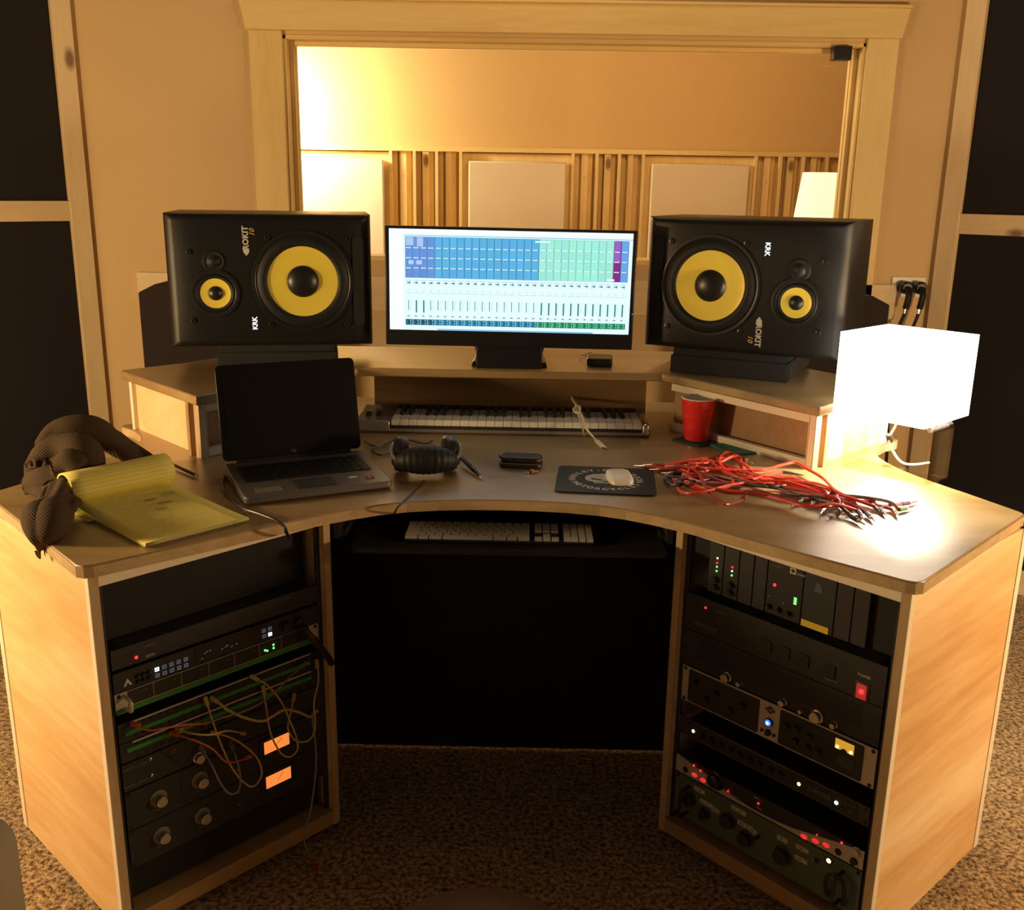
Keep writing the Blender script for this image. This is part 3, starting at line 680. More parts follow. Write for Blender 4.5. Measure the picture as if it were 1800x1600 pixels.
part(B().tube([c, dp_(1067, 792, .010)], .0065, 4, 1, flat=.5), 'plug_tip', M_chr, t)

# computer keyboard on the tray
ck = thing('computer_keyboard', 'white-keyed computer keyboard lying on the tray under the worktop', 'keyboard', (-.0083, 2.0887, .780), R(-.3))
part(B().prism(rrect(.432, .118, .006, 3, 0, .057), .001, .007), 'base_plate', plain('dim_grey_metal', (.045, .043, .04), .4, .3), ck, bev=.001)
def ckey(x0, x1, y0, y1):
    part(B().b2(x0+.0014, x1-.0014, y0+.0015, y1-.0015, .0065, .0125), 'key', M_keyt, ck)
u = .01885; X0 = -.213; rows = [(.0020, .0205), (.0205, .039), (.039, .0575), (.0575, .076), (.076, .0945), (.0945, .112)]
def row(r, ws, x0=X0):
    x = x0
    for w_ in ws:
        if w_ > 0: ckey(x, x+w_*u, *rows[r])
        x += abs(w_)*u
row(0, [1.6, 1.3, 1.6, 6.1, 1.6, 1.3, 1.5]); row(1, [2.5]+[1]*10+[2.5]); row(2, [1.9]+[1]*11+[2.1]); row(3, [1.6]+[1]*12+[1.4]); row(4, [1]*13+[2]); row(5, [1.07]*14)
x2 = X0+15.5*u
row(0, [1, 1, 1], x2); row(1, [-1, 1], x2); row(3, [1, 1, 1], x2); row(4, [1, 1, 1], x2); row(5, [1, 1, 1], x2)
x3 = x2+3.5*u; f4 = (-X0-x3)/4/u
row(0, [2*f4, f4], x3); row(1, [f4]*3, x3); row(2, [f4]*3, x3); row(3, [f4]*4, x3); row(4, [f4]*4, x3); row(5, [f4]*4, x3)
ckey(x3+3*f4*u, -X0, rows[0][0], rows[1][1]); ckey(x3+3*f4*u, -X0, rows[2][0], rows[2][1])

# ================================================================== LAPTOP
p0 = at(430, 880, .890); p1 = at(683, 850, .890); dv = (p1-p0); la = math.atan2(dv.y, dv.x); lw = dv.length+.012; ld = .245
lp = thing('laptop', 'open silver laptop with dark screen at the left of the worktop', 'laptop', (p0.x, p0.y, HD), la)
b = B(); pr_ = rrect(lw, ld, .014, 4, lw/2, ld/2)
n = len(pr_); b.add([(x, y, .004) for x, y in pr_]+[(x, y, .020+.014*(y/ld)) for x, y in pr_], [tuple(range(n))[::-1], tuple(range(n, 2*n))]+[(i, (i+1) % n, n+(i+1) % n, n+i) for i in range(n)])
M_lapb = plain('laptop_black', (.010, .010, .011), .3, spec=.15)
part(b, 'base', M_lsil, lp, bev=.003)
sl = math.atan2(.014, ld)
def deck(b, dz=0):
    b.v = [(x, y*math.cos(sl)-z*math.sin(sl), .020+dz+y*math.sin(sl)+z*math.cos(sl)) for x, y, z in b.v]; return b
part(deck(B().b2(.022, lw-.022, .092, .205, .0002, .0012)), 'key_well', M_bmat, lp)
kk = 0
for r_ in range(6):
    for c_ in range(15):
        kwid = (lw-.052)/15
        if r_ == 0 and 4 <= c_ <= 8:
            if c_ > 4: continue
            x0 = .026+c_*kwid; x1 = x0+kwid*5
        else: x0 = .026+c_*kwid; x1 = x0+kwid
        part(deck(B().b2(x0+.001, x1-.001, .095+r_*.0180, .0112*0+.095+r_*.0180+.0162, .0012, .0032)), 'key', M_bpl, lp)
part(deck(B().b2(lw*.36, lw*.62, .018, .078, .0002, .0012)), 'touchpad', M_bmat, lp)
part(deck(B().b2(lw-.055, lw-.035, .030, .048, .0002, .0008)), 'sticker', M_bmat, lp)
part(deck(B().b2(lw-.050, lw-.040, .034, .044, .0008, .0011)), 'sticker_mark', M_ocab, lp)
part(deck(B().b2(.03, .09, .02, .05, .0002, .0008)), 'palm_sticker', M_printd, lp)
part(deck(B().b2(lw-.09, lw-.07, .05, .058, .0002, .0008)), 'indicator', M_print, lp)
part(B().tube([(.03, ld-.004, .036), (lw-.03, ld-.004, .036)], .007, 10, 1), 'hinge', M_bpl, lp, smooth=True)
tilt = R(-12); sh = .228
b = B().prism(rrect(lw, sh, .012, 4, lw/2, sh/2), -.004, .004)
o = part(b, 'lid', M_lapb, lp, bev=.002); LM = Matrix.Translation((0, ld+.002, .038)) @ Matrix.Rotation(R(90)+tilt, 4, 'X'); o.matrix_local = LM
o = part(B().b2(.014, lw-.014, .024, sh-.014, .0040, .0046), 'display', M_lapb, lp); o.matrix_local = LM
bb = B(); text_geo('hp', .012, Matrix.Translation((lw/2, .012, .0045)), bb); o = bb.mk('lettering', M_printd, lp, fix=False); o.matrix_local = LM
# laptop cable over the front edge
t = thing('power_cable', 'black cable running from the laptop over the left front edge of the worktop', 'cable')
part(B().tube([at(400, 830, HD+.006), at(392, 848, HD+.006), at(398, 868, HD+.005), at(425, 892, HD+.005), at(455, 903, HD+.005), at(485, 915, HD+.005), at(500, 927, HD+.007), at(503, 935, HD-.004), at(508, 945, HD-.03)], .0035, 8), 'cord', M_bcab, t, smooth=True)
t = thing('headphone_cable', 'thin black headphone cable crossing the front edge of the worktop', 'cable')
part(B().tube([at(745, 845, HD+.006), at(730, 862, HD+.004), at(715, 876, HD+.004), at(702, 889, HD+.005), at(696, 896, HD-.002), at(694, 905, HD-.03)], .0022, 6), 'cord', M_bcab, t, smooth=True)
t = thing('loose_cable', 'tangled dark cable on the worktop between laptop and piano keyboard', 'cable')
part(B().tube([at(640, 775, HD+.005), at(660, 785, HD+.008), at(690, 778, HD+.008), at(700, 790, HD+.006), at(670, 800, HD+.006), at(655, 790, HD+.010), at(700, 772, HD+.006), at(745, 780, HD+.005), at(760, 775, HD+.005)], .0028, 6), 'cord', M_bcab, t, smooth=True)

# ================================================================== HEADPHONES
p = at(748, 835, HD)
hp = thing('headphones', 'black closed headphones lying on the worktop right of the laptop', 'headphones', (p.x, p.y+.01, HD), R(8))
for sx in (-1, 1):
    Mr = Matrix.Rotation(R(90*sx), 3, 'Y')
    part(B().lathe([(.022, .030), (.038, .026), (.043, .016), (.043, .006)], 28, (sx*.050, .020, .0455), Mr), 'ear_cup', M_bpl, hp, smooth=True)
    part(B().lathe([(.030, -.010), (.040, -.008), (.044, .0), (.043, .008), (.034, .008)], 28, (sx*.050, .020, .0455), Mr), 'ear_pad', M_leath, hp, smooth=True)
    part(B().tube([(sx*.070, .03, .075), (sx*.080, .005, .072), (sx*.080, -.02, .055), (sx*.066, -.034, .040)], .005, 8), 'yoke', M_sil, hp, smooth=True)
    part(B().box((sx*.074, .020, .050), (.012, .022, .022)), 'yoke_pivot', M_bpl, hp, bev=.003)
arc = [(math.sin(a)*.070, -.006-.026*math.cos(a), .034+.010*math.cos(a)) for a in [R(-90+15*i) for i in range(13)]]
part(B().tube(arc, lambda q_: (.013+.022*math.sin(math.pi*q_)**1.3)*(1+.018*math.cos(q_*95)), 18, 9, flat=1.0), 'headband', M_rub, hp, smooth=True)
t = thing('pen', 'slim black pen lying beside the headphones', 'pen')
a = at(812, 806, HD+.018); c = at(845, 838, HD+.006)
part(B().tube([a, a.lerp(c, .3), c], lambda q_: .0058 if q_ < .8 else .0040, 10, 4), 'barrel', M_bpl, t, smooth=True)
part(B().tube([a.lerp(c, .1)+Vector((0, 0, .006)), a.lerp(c, .5)+Vector((0, 0, .0065))], .0015, 6, 1), 'clip', M_bpl, t, smooth=True)
part(B().tube([c, c+(c-a).normalized()*.010], lambda q_: .0035*(1-q_)+.0008, 8, 1), 'tip', M_sil, t, smooth=True)

# wallet / case and fob
p = at(916, 822, HD)
t = thing('leather_wallet', 'dark folded leather wallet in the middle of the worktop', 'wallet', (p.x, p.y+.015, HD), R(-4))
part(B().prism(rrect(.108, .062, .018, 6), .001, .013), 'lower_half', M_leath, t, bev=.005, seg=3)
part(B().prism(rrect(.104, .058, .018, 6, .001, .001), .0125, .028), 'upper_half', M_leath, t, bev=.007, seg=3)
part(B().tube([(-.048, -.028, .013), (0, -.031, .013), (.046, -.028, .013)], .0012, 6), 'zip', M_sil, t, smooth=True)
part(B().add([(-.056, .006, .016), (-.050, -.010, .016), (-.044, .0, .020), (-.060, .018, .022)], [(0, 1, 2, 3)]), 'pull_tab', M_leath, t)
p = at(935, 832, HD)
t = thing('key_fob', 'small reddish brown fob in front of the wallet', 'key fob', (p.x, p.y, HD), R(20))
part(B().lathe([(.002, 0), (.008, .001), (.009, .006), (.004, .010)], 10), 'bead', M_bronze, t, smooth=True)
part(B().box((.010, -.003, .004), (.009, .006, .006)), 'charm', M_bronze, t, bev=.002)
part(B().tube([(-.012, .004, .003), (-.018, .0, .003), (-.014, -.006, .003), (-.008, -.003, .004)], .0015, 6), 'ring', M_chr, t, smooth=True)

# ================================================================== MOUSE MAT + MOUSE
A_, B_, C_, D_ = at(972, 866, HD), at(1150, 874, HD), at(1152, 828, HD), at(985, 820, HD)
mc = (A_+B_+C_+D_)/4; ma = math.atan2((B_-A_).y, (B_-A_).x)
mw, mh = .236, .222
mm = thing('mouse_mat', 'black mouse mat printed with a skull inside a ring of lettering', 'mouse mat', (mc.x, mc.y, HD), ma)
part(B().prism(rrect(mw, mh, .018, 5), .0008, .004), 'mat', M_rub, mm, bev=.001)
bb = B()
def ringtext(s, a_mid, step, flip, r, size):
    n = len(s)
    for i, ch in enumerate(s):
        a = a_mid-(i-(n-1)/2)*step*(1 if not flip else -1)
        x, y = r*math.cos(R(a)), r*math.sin(R(a))
        text_geo(ch, size, Matrix.Translation((x, y, .0042)) @ Matrix.Rotation(R(a-90 if not flip else a+90), 4, 'Z'), bb, ext=.0002, off=.0004)
ringtext('HARLEY-DAVIDSON', 90, 13.6, False, .080, .024)
ringtext('·MOTORCYCLES·', 270, 13.0, True, .080, .022)
bb.mk('ring_lettering', M_print, mm, fix=False)
# skull emblem: dome, cheeks, teeth; eyes and nose dark
sk = [(-.050, .004), (-.047, .022), (-.034, .038), (-.012, .047), (.014, .046), (.036, .036), (.048, .018), (.050, -.002), (.044, -.014), (.034, -.020), (.030, -.034), (-.024, -.036), (-.030, -.022), (-.044, -.014)]
part(B().prism(sk, .0041, .0046), 'skull_emblem', M_print, mm)
for nm, pl in (('eye_socket', [(-.036, .008), (-.006, -.004), (-.010, -.012), (-.034, -.006)]), ('eye_socket', [(.034, .008), (.006, -.004), (.010, -.012), (.032, -.006)]), ('nose_mark', [(-.005, -.014), (.005, -.014), (.007, -.022), (-.007, -.022)])):
    part(B().prism(pl, .0045, .0049), nm, M_bmat, mm)
b = B()
for k in range(9): b.b2(-.022+k*.006, -.0206+k*.006, -.036, -.025, .0045, .0049)
part(b, 'teeth_lines', M_bmat, mm)
pm = at(1089, 843, HD+.004)
ms = thing('computer_mouse', 'white rounded computer mouse sitting on the skull mat', 'mouse', (pm.x, pm.y, HD+.0046), R(4))
b = B(); NX, NY = 12, 16; vs = []
for i in range(NY+1):
    y = -1+2*i/NY
    for j in range(NX+1):
        x = -1+2*j/NX
        # map square to rounded rect
        X = x*math.sqrt(max(0, 1-.28*y**4)); Y = y*math.sqrt(max(0, 1-.28*x**4))
        e_ = max(abs(x), abs(y)); h = .015*(1-.55*abs(y)**2.4)*(1-.35*abs(x)**3)
        vs.append((X*.0295, Y*.055, .004+(h if e_ < 1 else .004)))
k = len(vs); vs += [(x, y, .0) for x, y, z in vs]
def I(i, j): return i*(NX+1)+j
fs = [(I(i, j), I(i, j+1), I(i+1, j+1), I(i+1, j)) for i in range(NY) for j in range(NX)]
bd = [I(0, j) for j in range(NX)]+[I(i, NX) for i in range(NY)]+[I(NY, j) for j in range(NX, 0, -1)]+[I(i, 0) for i in range(NY, 0, -1)]
fs += [(bd[q_], bd[(q_+1) % len(bd)], bd[(q_+1) % len(bd)]+k, bd[q_]+k) for q_ in range(len(bd))]
fs += [tuple(x+k for x in bd)]
used = B().add(vs, fs); part(used, 'shell', M_wht, ms, smooth=True, ang=60)

# ================================================================== CUP + COASTERS
def coaster(px, z, rz, mat, label, s_=.10):
    p = at(px[0], px[1], HD)
    t = thing('coaster', label, 'coaster', (p.x, p.y, HD), rz, group='square coasters on the worktop')
    part(B().prism(rrect(s_, s_, .004, 2), .0005, .005), 'slab', mat, t, bev=.001)
    return p
pc = coaster((1224, 776), 0, R(42), M_coastd, 'dark green square coaster under the red cup')
coaster((1299, 790), 0, R(20), M_coast, 'green square coaster lying bare beside the red cup', .115)
cp = thing('plastic_cup', 'red plastic party cup with white rim standing on the dark coaster', 'cup', (pc.x, pc.y, HD+.006))
prof = [(.0335, .001), (.034, .004), (.037, .030), (.0385, .034), (.0385, .040), (.041, .060), (.0425, .064), (.0425, .070), (.0445, .088), (.0458, .092), (.0465, .117)]
part(B().lathe(prof, 36, cap=False), 'outer_wall', M_red, cp, smooth=True, ang=30)
part(B().lathe([(.0001, .004), (.033, .004), (.0365, .035), (.0455, .117)], 36, cap=False), 'inner_wall', M_wht, cp, smooth=True)
ang = [2*math.pi*i/36 for i in range(37)]
part(B().tube([(.0472*math.cos(a), .0472*math.sin(a), .1185) for a in ang], .0018, 6, 1, cap=False), 'rolled_rim', lab and M_wht, cp, smooth=True)

# ================================================================== TABLE LAMP
ux = Vector((.68, -.733, 0)).normalized(); la_ = math.atan2(ux.y, ux.x)
lc = Vector((.974, 2.400, HD))
lm = thing('table_lamp', 'lit cube lamp with glowing white shade on a clear acrylic stand', 'lamp', lc, la_)
s_ = .117; zb, zt = .152, .352
b = B()
for x0, x1, y0_, y1 in ((-s_, s_, -s_, -s_+.003), (-s_, s_, s_-.003, s_), (-s_, -s_+.003, -s_+.003, s_-.003), (s_-.003, s_, -s_+.003, s_-.003)): b.b2(x0, x1, y0_, y1, zb, zt)
part(b, 'lamp_shade', M_shade, lm)
# acrylic arch: rounded U standing on the desk
al = .113; pts = [(-al, .004), (-al, .128)]
pts += [(-al+.022-.022*math.cos(R(a)), .128+.022*math.sin(R(a))) for a in (30, 60, 90)] + [(al-.022+.022*math.sin(R(a)), .128+.022*math.cos(R(a))) for a in (0, 30, 60, 90)] + [(al, .004)]
th = .008; b = B(); n = len(pts); vs = []
inner = [(x*(1-th/al), z-(th if z > .13 else 0)) for x, z in pts]
for y_ in (-.055, .055):
    vs += [(x, y_, z) for x, z in pts]+[(x, y_, z) for x, z in inner]
fs = []
for i in range(n-1):
    fs += [(i, i+1, n+i+1, n+i), (2*n+i, 3*n+i, 3*n+i+1, 2*n+i+1), (i, 2*n+i, 2*n+i+1, i+1), (n+i, n+i+1, 3*n+i+1, 3*n+i)]
fs += [(0, n, 3*n, 2*n), (n-1, 3*n-1, 4*n-1, 2*n-1)]
b.add(vs, fs); part(b, 'acrylic_arch', M_acr, lm)
part(B().b2(-.113, .113, -.055, .055, .0005, .004), 'acrylic_foot', M_acr, lm, bev=.002)
part(B().lathe([(.010, .140), (.010, .155), (.018, .158), (.018, .195)], 16), 'bulb_socket', M_wht, lm, smooth=True)
mtb = emit('bulb_glow', (1.0, .85, .6), 40)
part(B().lathe([(.012, .195), (.028, .225), (.030, .245), (.020, .268), (.0001, .275)], 20, cap=False), 'bulb', mtb, lm, smooth=True)
for x0, y0_ in ((-s_, 0), (s_, 0)): part(B().tube([(x0, y0_, .156), (0, 0, .156)], .002, 6, 1), 'shade_spoke', M_wht, lm)
part(B().tube([(0, 0, .142), (-.02, .02, .110), (-.035, .03, .07), (-.02, .06, .02), (0, .085, .006), (.02, .15, .004)], .003, 8), 'cord', M_wht, lm, smooth=True)
part(B().box((-.035, .03, .078), (.014, .012, .028), Matrix.Rotation(R(40), 3, 'X')), 'switch', M_bmat, lm, bev=.004)
point('table_lamp_light', (lc.x, lc.y, HD+.215), 180, .03, (1.0, .88, .68))

# ================================================================== RED PATCH CABLES ON THE DESK
def plug(par, a, d, sleeve, tip=True):
    d = d.normalized()
    par = part(B().tube([a, a+d*.024], .0052, 8, 1), 'plug_sleeve', sleeve, par, smooth=True)
    part(B().tube([a+d*.024, a+d*.030], .0042, 8, 1), 'plug_collar', M_brsh, par, smooth=True)
    part(B().tube([a+d*.030, a+d*.052], lambda q_: .0029 if q_ < .9 else .0012, 8, 4), 'plug_tip', M_chr, par, smooth=True)
slv = {'b': M_bmat, 'n': M_brsh, 'p': M_purp, 'r': M_rcab, 'g': M_grn, 'd': M_rcab2}
CORE = [(1475, 876), (1430, 863), (1380, 852), (1330, 847), (1285, 842), (1245, 836), (1212, 829)]
UPR = [(1470, 868), (1440, 856), (1390, 843), (1340, 838), (1300, 832), (1262, 815), (1235, 812)]
ARCH = [(1478, 866), (1448, 846), (1425, 826), (1402, 817), (1375, 822), (1345, 828), (1300, 830), (1255, 822)]
LOW = [(1465, 884), (1420, 884), (1370, 872), (1320, 864), (1275, 862), (1238, 856), (1210, 846)]
LOOP = [(1450, 866), (1400, 856), (1345, 846), (1310, 818), (1285, 802), (1262, 806), (1272, 830), (1288, 848), (1262, 862), (1222, 858)]
LOOP2 = [(1440, 868), (1390, 858), (1330, 850), (1302, 828), (1306, 804), (1286, 800), (1262, 812), (1230, 826), (1205, 822)]
# right end, direction, sleeve kind, path, jacket, left end, its direction, left sleeve, label
cab_ = [
 ((1412, 880), (-18, 9), 'b', CORE, M_rcab, (1150, 822), (-26, -2), 'd', 'red patch cable whose black plug is leftmost of the plug fan'),
 ((1430, 880), (-8, 14), 'n', UPR, M_rcab, (1166, 818), (-26, 0), 'd', 'red patch cable with nickel plug just right of the leftmost black plug'),
 ((1452, 892), (-10, 12), 'n', LOOP, M_rcab, (1182, 842), (-20, -14), 'b', 'red patch cable looping up by the bare coaster, nickel plug near the desk edge'),
 ((1474, 893), (2, 15), 'n', CORE, M_rcab, (1190, 822), (-20, 2), 'b', 'red patch cable with nickel plug pointing straight to the desk edge'),
 ((1496, 908), (30, 18), 'b', [(1470, 893), (1430, 877), (1395, 862), (1350, 856), (1300, 846), (1240, 850), (1190, 858)], M_bcab, (1172, 846), (-8, -12), 'b', 'black patch cable with the long black plug nearest the desk edge'),
 ((1508, 898), (12, 17), 'p', LOW, M_rcab, (1205, 848), (10, 10), 'b', 'red patch cable with purple plug above the long black one'),
 ((1545, 893), (16, 15), 'b', ARCH, M_rcab, (1222, 822), (-24, -4), 'd', 'red patch cable arching high over the heap, black plug at right'),
 ((1570, 896), (12, 16), 'r', UPR, M_rcab, (1245, 808), (26, -4), 'd', 'red patch cable with red plug by the right end'),
 ((1585, 886), (26, -4), 'p', [(1555, 884), (1535, 876), (1495, 872), (1450, 872), (1400, 860), (1350, 850), (1290, 850), (1230, 846)], M_pcab, (1200, 832), (-20, 0), 'b', 'pinkish patch cable with purple plug at the far right tip'),
 ((1580, 896), (26, -5), 'g', [(1555, 888), (1500, 878), (1440, 877), (1400, 875), (1370, 866), (1320, 856), (1270, 846)], M_gcab, (1230, 838), (-18, 2), 'b', 'grey patch cable with green plug at the far right tip'),
 ((1490, 888), (9, 17), 'n', LOOP2, M_rcab, (1178, 826), (-22, 0), 'd', 'red patch cable with tall loop beside the bare coaster, nickel plug centre right'),
 ((1463, 882), (-6, 15), 'n', LOW, M_rcab2, (1196, 852), (-14, -10), 'b', 'dark red patch cable low in the heap, nickel plug at right'),
 ((1523, 902), (15, 15), 'b', CORE, M_rcab, (1216, 836), (-20, 4), 'd', 'red patch cable with black plug between the purple and red plugs'),
 ((1306, 878), (10, -12), 'd', [(1288, 890), (1268, 884), (1250, 866), (1240, 850), (1232, 838), (1222, 828)], M_rcab2, (1205, 820), (-20, 0), 'd', 'dark red patch cable whose plug lies apart at the front of the heap'),
 ((1440, 876), (-14, 10), 'n', UPR, M_rcab, (1262, 802), (24, 2), 'd', 'red patch cable through the top of the heap, nickel plug left in the fan'),
 ((1500, 884), (12, 14), 'n', CORE, M_rcab, (1226, 815), (-22, 3), 'd', 'red patch cable through the middle of the heap, nickel plug in the centre'),
 ((1534, 888), (16, 13), 'n', UPR, M_rcab, (1208, 815), (-24, 2), 'b', 'red patch cable along the top, nickel plug left of the red plug'),
 ((1375, 830), (26, 4), 'n', [(1350, 838), (1320, 846), (1280, 838), (1250, 820), (1232, 818)], M_rcab, (1212, 832), (-20, 8), 'd', 'short-reaching red patch cable, its plug lying on top toward the lamp'),
 ((1300, 804), (22, 10), 'd', [(1275, 800), (1262, 818), (1285, 838), (1330, 852), (1385, 856), (1430, 868)], M_rcab, (1478, 884), (8, 14), 'n', 'red patch cable turning back at the bare coaster'),
 ((1186, 848), (-10, -14), 'd', [(1202, 866), (1235, 868), (1285, 858), (1330, 852), (1380, 850), (1430, 860)], M_rcab, (1470, 874), (12, 10), 'n', 'red patch cable curving out at the mouse mat corner'),
]
for i, (e0, d0, k0_, path, mt, e1, d1, k1_, lb) in enumerate(cab_):
    rr_ = random.Random(200+i); n_ = rr_.uniform; lay = .004+.0012*(i % 7)
    t = thing('patch_cable', lb, 'cable', group='patch cables heaped on the right of the worktop')
    oj = (n_(-5, 5), n_(-5, 5))
    pts = [at(e0[0], e0[1], HD+.008)]
    for k, (mu_, mv) in enumerate(path): pts.append(at(mu_+oj[0]+n_(-5, 5), mv+oj[1]+n_(-4, 4), HD+.005+lay+n_(0, .010)))
    pts.append(at(e1[0], e1[1], HD+.009))
    part(B().tube(pts, .0039, 7, 5), 'cord', mt, t, smooth=True)
    plug(t, pts[0], at(e0[0]+d0[0], e0[1]+d0[1], HD+.006)-pts[0], slv[k0_])
    plug(t, pts[-1], at(e1[0]+d1[0], e1[1]+d1[1], HD+.008)-pts[-1], slv[k1_])

# ================================================================== LEGAL PAD
pf_, pr2 = at(275, 970, HD), at(438, 918, HD); dv = pr2-pf_; pa_ = R(47.5); pw = .226; pf_ = pr2-Vector((math.cos(pa_), math.sin(pa_), 0))*pw
pad = thing('legal_pad', 'yellow ruled legal pad with its first pages rolled back over the top', 'notepad', (pf_.x, pf_.y, HD), pa_)
def sheet(prof, x0, x1, name, thick, wob=0, uoff=0):
    # prof: list of (y, z)
    P = [Vector((y, 0, z)) for y, z in prof]; P = crom(P, 5); n = len(P); mx_ = 8
    vs, fs, uv = [], [], []; dist = [0]
    for i in range(1, n): dist.append(dist[-1]+(P[i]-P[i-1]).length)
    for i in range(n):
        tn = (P[min(i+1, n-1)]-P[max(i-1, 0)]).normalized(); nr = Vector((-tn.z, 0, tn.x))
        for j in range(mx_+1):
            x = x0+(x1-x0)*j/mx_; w_ = wob*math.sin(j*1.3+i*.21)
            base = P[i]+nr*w_
            vs.append((x, base.x, base.z)); uv.append((x, dist[i]+uoff))
    k = len(vs)
    b = B(); 
    def I(i, j): return i*(mx_+1)+j
    fs = [(I(i, j), I(i, j+1), I(i+1, j+1), I(i+1, j)) for i in range(n-1) for j in range(mx_)]
    b.add(vs, fs); o = b.mk(name, M_pap, pad, fix=False, smooth=True, ang=180)
    ul = o.data.uv_layers.new(name='UV')
    for lp_ in o.data.loops: ul.data[lp_.index].uv = uv[lp_.vertex_index]
    md = o.modifiers.new('thick', 'SOLIDIFY'); md.thickness = thick; md.offset = 0
    return o
plen = .325
sheet([(0, .008), (.02, .006), (.10, .006), (.20, .008), (.28, .012), (plen, .018)], 0, pw, 'page_block', .007)
part(B().b2(0.002, pw-.002, .01, plen, .0005, .003), 'cardboard_back', M_lab, pad)
# rolled pages: rise from the binding, curl back and under
rc = .034
roll = [(plen-.012, .014), (plen+.012, .012)]
roll = [(plen-.035, .030)]
for a in range(-110, 171, 20): roll.append((plen+.012+rc*math.sin(R(a)), .042+rc*math.cos(R(a))))
sheet([(plen, .018), (plen-.016, .028), (plen-.024, .045), (plen-.012, .068), (plen+.016, .078), (plen+.044, .068), (plen+.054, .044), (plen+.040, .020), (plen+.016, .010)], -.004, pw+.002, 'rolled_pages', .004, .0006, .1)
sheet([(plen+.012, .006), (plen+.028, .018), (plen+.036, .042), (plen+.016, .060), (plen-.002, .048), (plen-.004, .030)], .0, pw, 'rolled_pages', .0035, .0005, .3)
sheet([(plen+.052, .050), (plen+.046, .018), (plen+.020, .0045), (plen-.04, .0042), (plen-.11, .0046)], -.014, pw-.03, 'tucked_page', .0006, .0004, .5)
# handwriting: faint rows of small strokes
b = B(); rr_ = random.Random(3)
for r_ in range(17):
    y = .040+r_*.0155; x = .02+rr_.uniform(0, .01); lim = pw-.03-rr_.uniform(0, .09)
    while x < lim:
        w_ = rr_.uniform(.002, .008); z = .0104+.0*y
        zz = .0122 if y > .05 else .0118
        zz += max(0, (y-.18))*.036+max(0, y-.26)*.03
        if rr_.random() < .75: b.add([(x, y, zz), (x+w_, y+.0004, zz), (x+w_, y+.0016, zz), (x, y+.0016, zz)], [(0, 1, 2, 3)])
        x += w_+rr_.uniform(.001, .006)
for (x0, x1, y0_, y1) in ((.13, .165, .200, .208), (.165, .20, .245, .262), (.12, .145, .235, .243), (.11, .135, .165, .180)):
    for k in range(5):
        yy = y0_+(y1-y0_)*k/4; zz = .0126+max(0, yy-.18)*.036+max(0, yy-.26)*.03
        b.add([(x0, yy, zz), (x1, yy, zz), (x1, yy+.0012, zz), (x0, yy+.0012, zz)], [(0, 1, 2, 3)])
o = part(b, 'handwriting', plain('pencil', (.24, .22, .08), .8), pad, fix=False); o['kind'] = 'stuff'
t = thing('ballpoint_pen', 'dark ballpoint pen poking out behind the rolled yellow pages', 'pen')
a = at(345, 836, HD+.006); c = at(300, 815, HD+.007)
part(B().tube([c, a], .0040, 8, 1), 'barrel', M_bpl, t, smooth=True)
part(B().tube([a, a+(a-c).normalized()*.012], lambda q_: .0032*(1-q_)+.0008, 8, 1), 'tip', M_chr, t, smooth=True)

# ================================================================== SWEATER
def G(u, v, z): return at(u, v, HD+z)
sw = B()
def limb(pts, r, flat=1.0): sw.tube([G(*p) for p in pts], r, 14, 5, flat=flat)
# main heap: overlapping folded bands
limb([(76, 836, .045), (88, 810, .070), (122, 786, .092), (165, 775, .095), (205, 784, .066), (238, 800, .034), (262, 813, .012)], lambda q_: .046-.034*q_)
limb([(72, 795, .088), (98, 768, .115), (132, 757, .128), (165, 757, .125), (196, 775, .095), (225, 795, .055)], lambda q_: .026-.008*q_)
limb([(66, 828, .052), (76, 803, .085), (108, 790, .103), (145, 796, .100), (158, 822, .065), (152, 845, .04)], .024)
limb([(50, 853, .022), (76, 843, .040), (106, 838, .050), (136, 845, .044)], .026)
limb([(45, 861, .014), (82, 864, .018), (118, 862, .020)], .016)
limb([(90, 822, .075), (118, 812, .088), (140, 822, .075)], .022)
# sleeve and ribbed cuff hanging over the edge
limb([(92, 852, .045), (80, 876, .032), (70, 898, .030), (62, 922, .028), (66, 944, .012), (72, 958, -.010), (76, 974, -.040)], lambda q_: .025-.004*q_)
limb([(116, 850, .045), (108, 874, .036), (98, 900, .034), (90, 925, .030), (86, 948, .010), (84, 966, -.022)], lambda q_: .028-.006*q_)
limb([(140, 848, .040), (130, 870, .030), (124, 895, .026), (114, 918, .024), (102, 938, .016), (94, 952, .004)], lambda q_: .026-.008*q_)
me = bpy.data.meshes.new('sweater'); me.from_pydata(sw.v, [], sw.f); me.materials.append(M_knit)
bm = bmesh.new(); bm.from_mesh(me); bmesh.ops.recalc_face_normals(bm, faces=bm.faces); bm.to_mesh(me); bm.free()
so = bpy.data.objects.new('sweater', me); COL.objects.link(so); tag(so, 'brown knitted sweater heaped on the left end of the worktop, a cuff over the edge', 'sweater')
md = so.modifiers.new('r', 'REMESH'); md.mode = 'VOXEL'; md.voxel_size = .0036
md = so.modifiers.new('s', 'SMOOTH'); md.iterations = 4; md.factor = .5
tx_ = bpy.data.textures.new('folds', 'CLOUDS'); tx_.noise_scale = .12; tx_.noise_depth = 0
md = so.modifiers.new('d', 'DISPLACE'); md.texture = tx_; md.strength = .022; md.mid_level = .5; md.texture_coords = 'LOCAL'
tx2 = bpy.data.textures.new('creases', 'MARBLE'); tx2.marble_type = 'SHARP'; tx2.noise_scale = .11; tx2.turbulence = 5; tx2.noise_depth = 0
md = so.modifiers.new('d2', 'DISPLACE'); md.texture = tx2; md.strength = .026; md.mid_level = .5; md.texture_coords = 'LOCAL'
md = so.modifiers.new('s2', 'SMOOTH'); md.iterations = 3; md.factor = .5
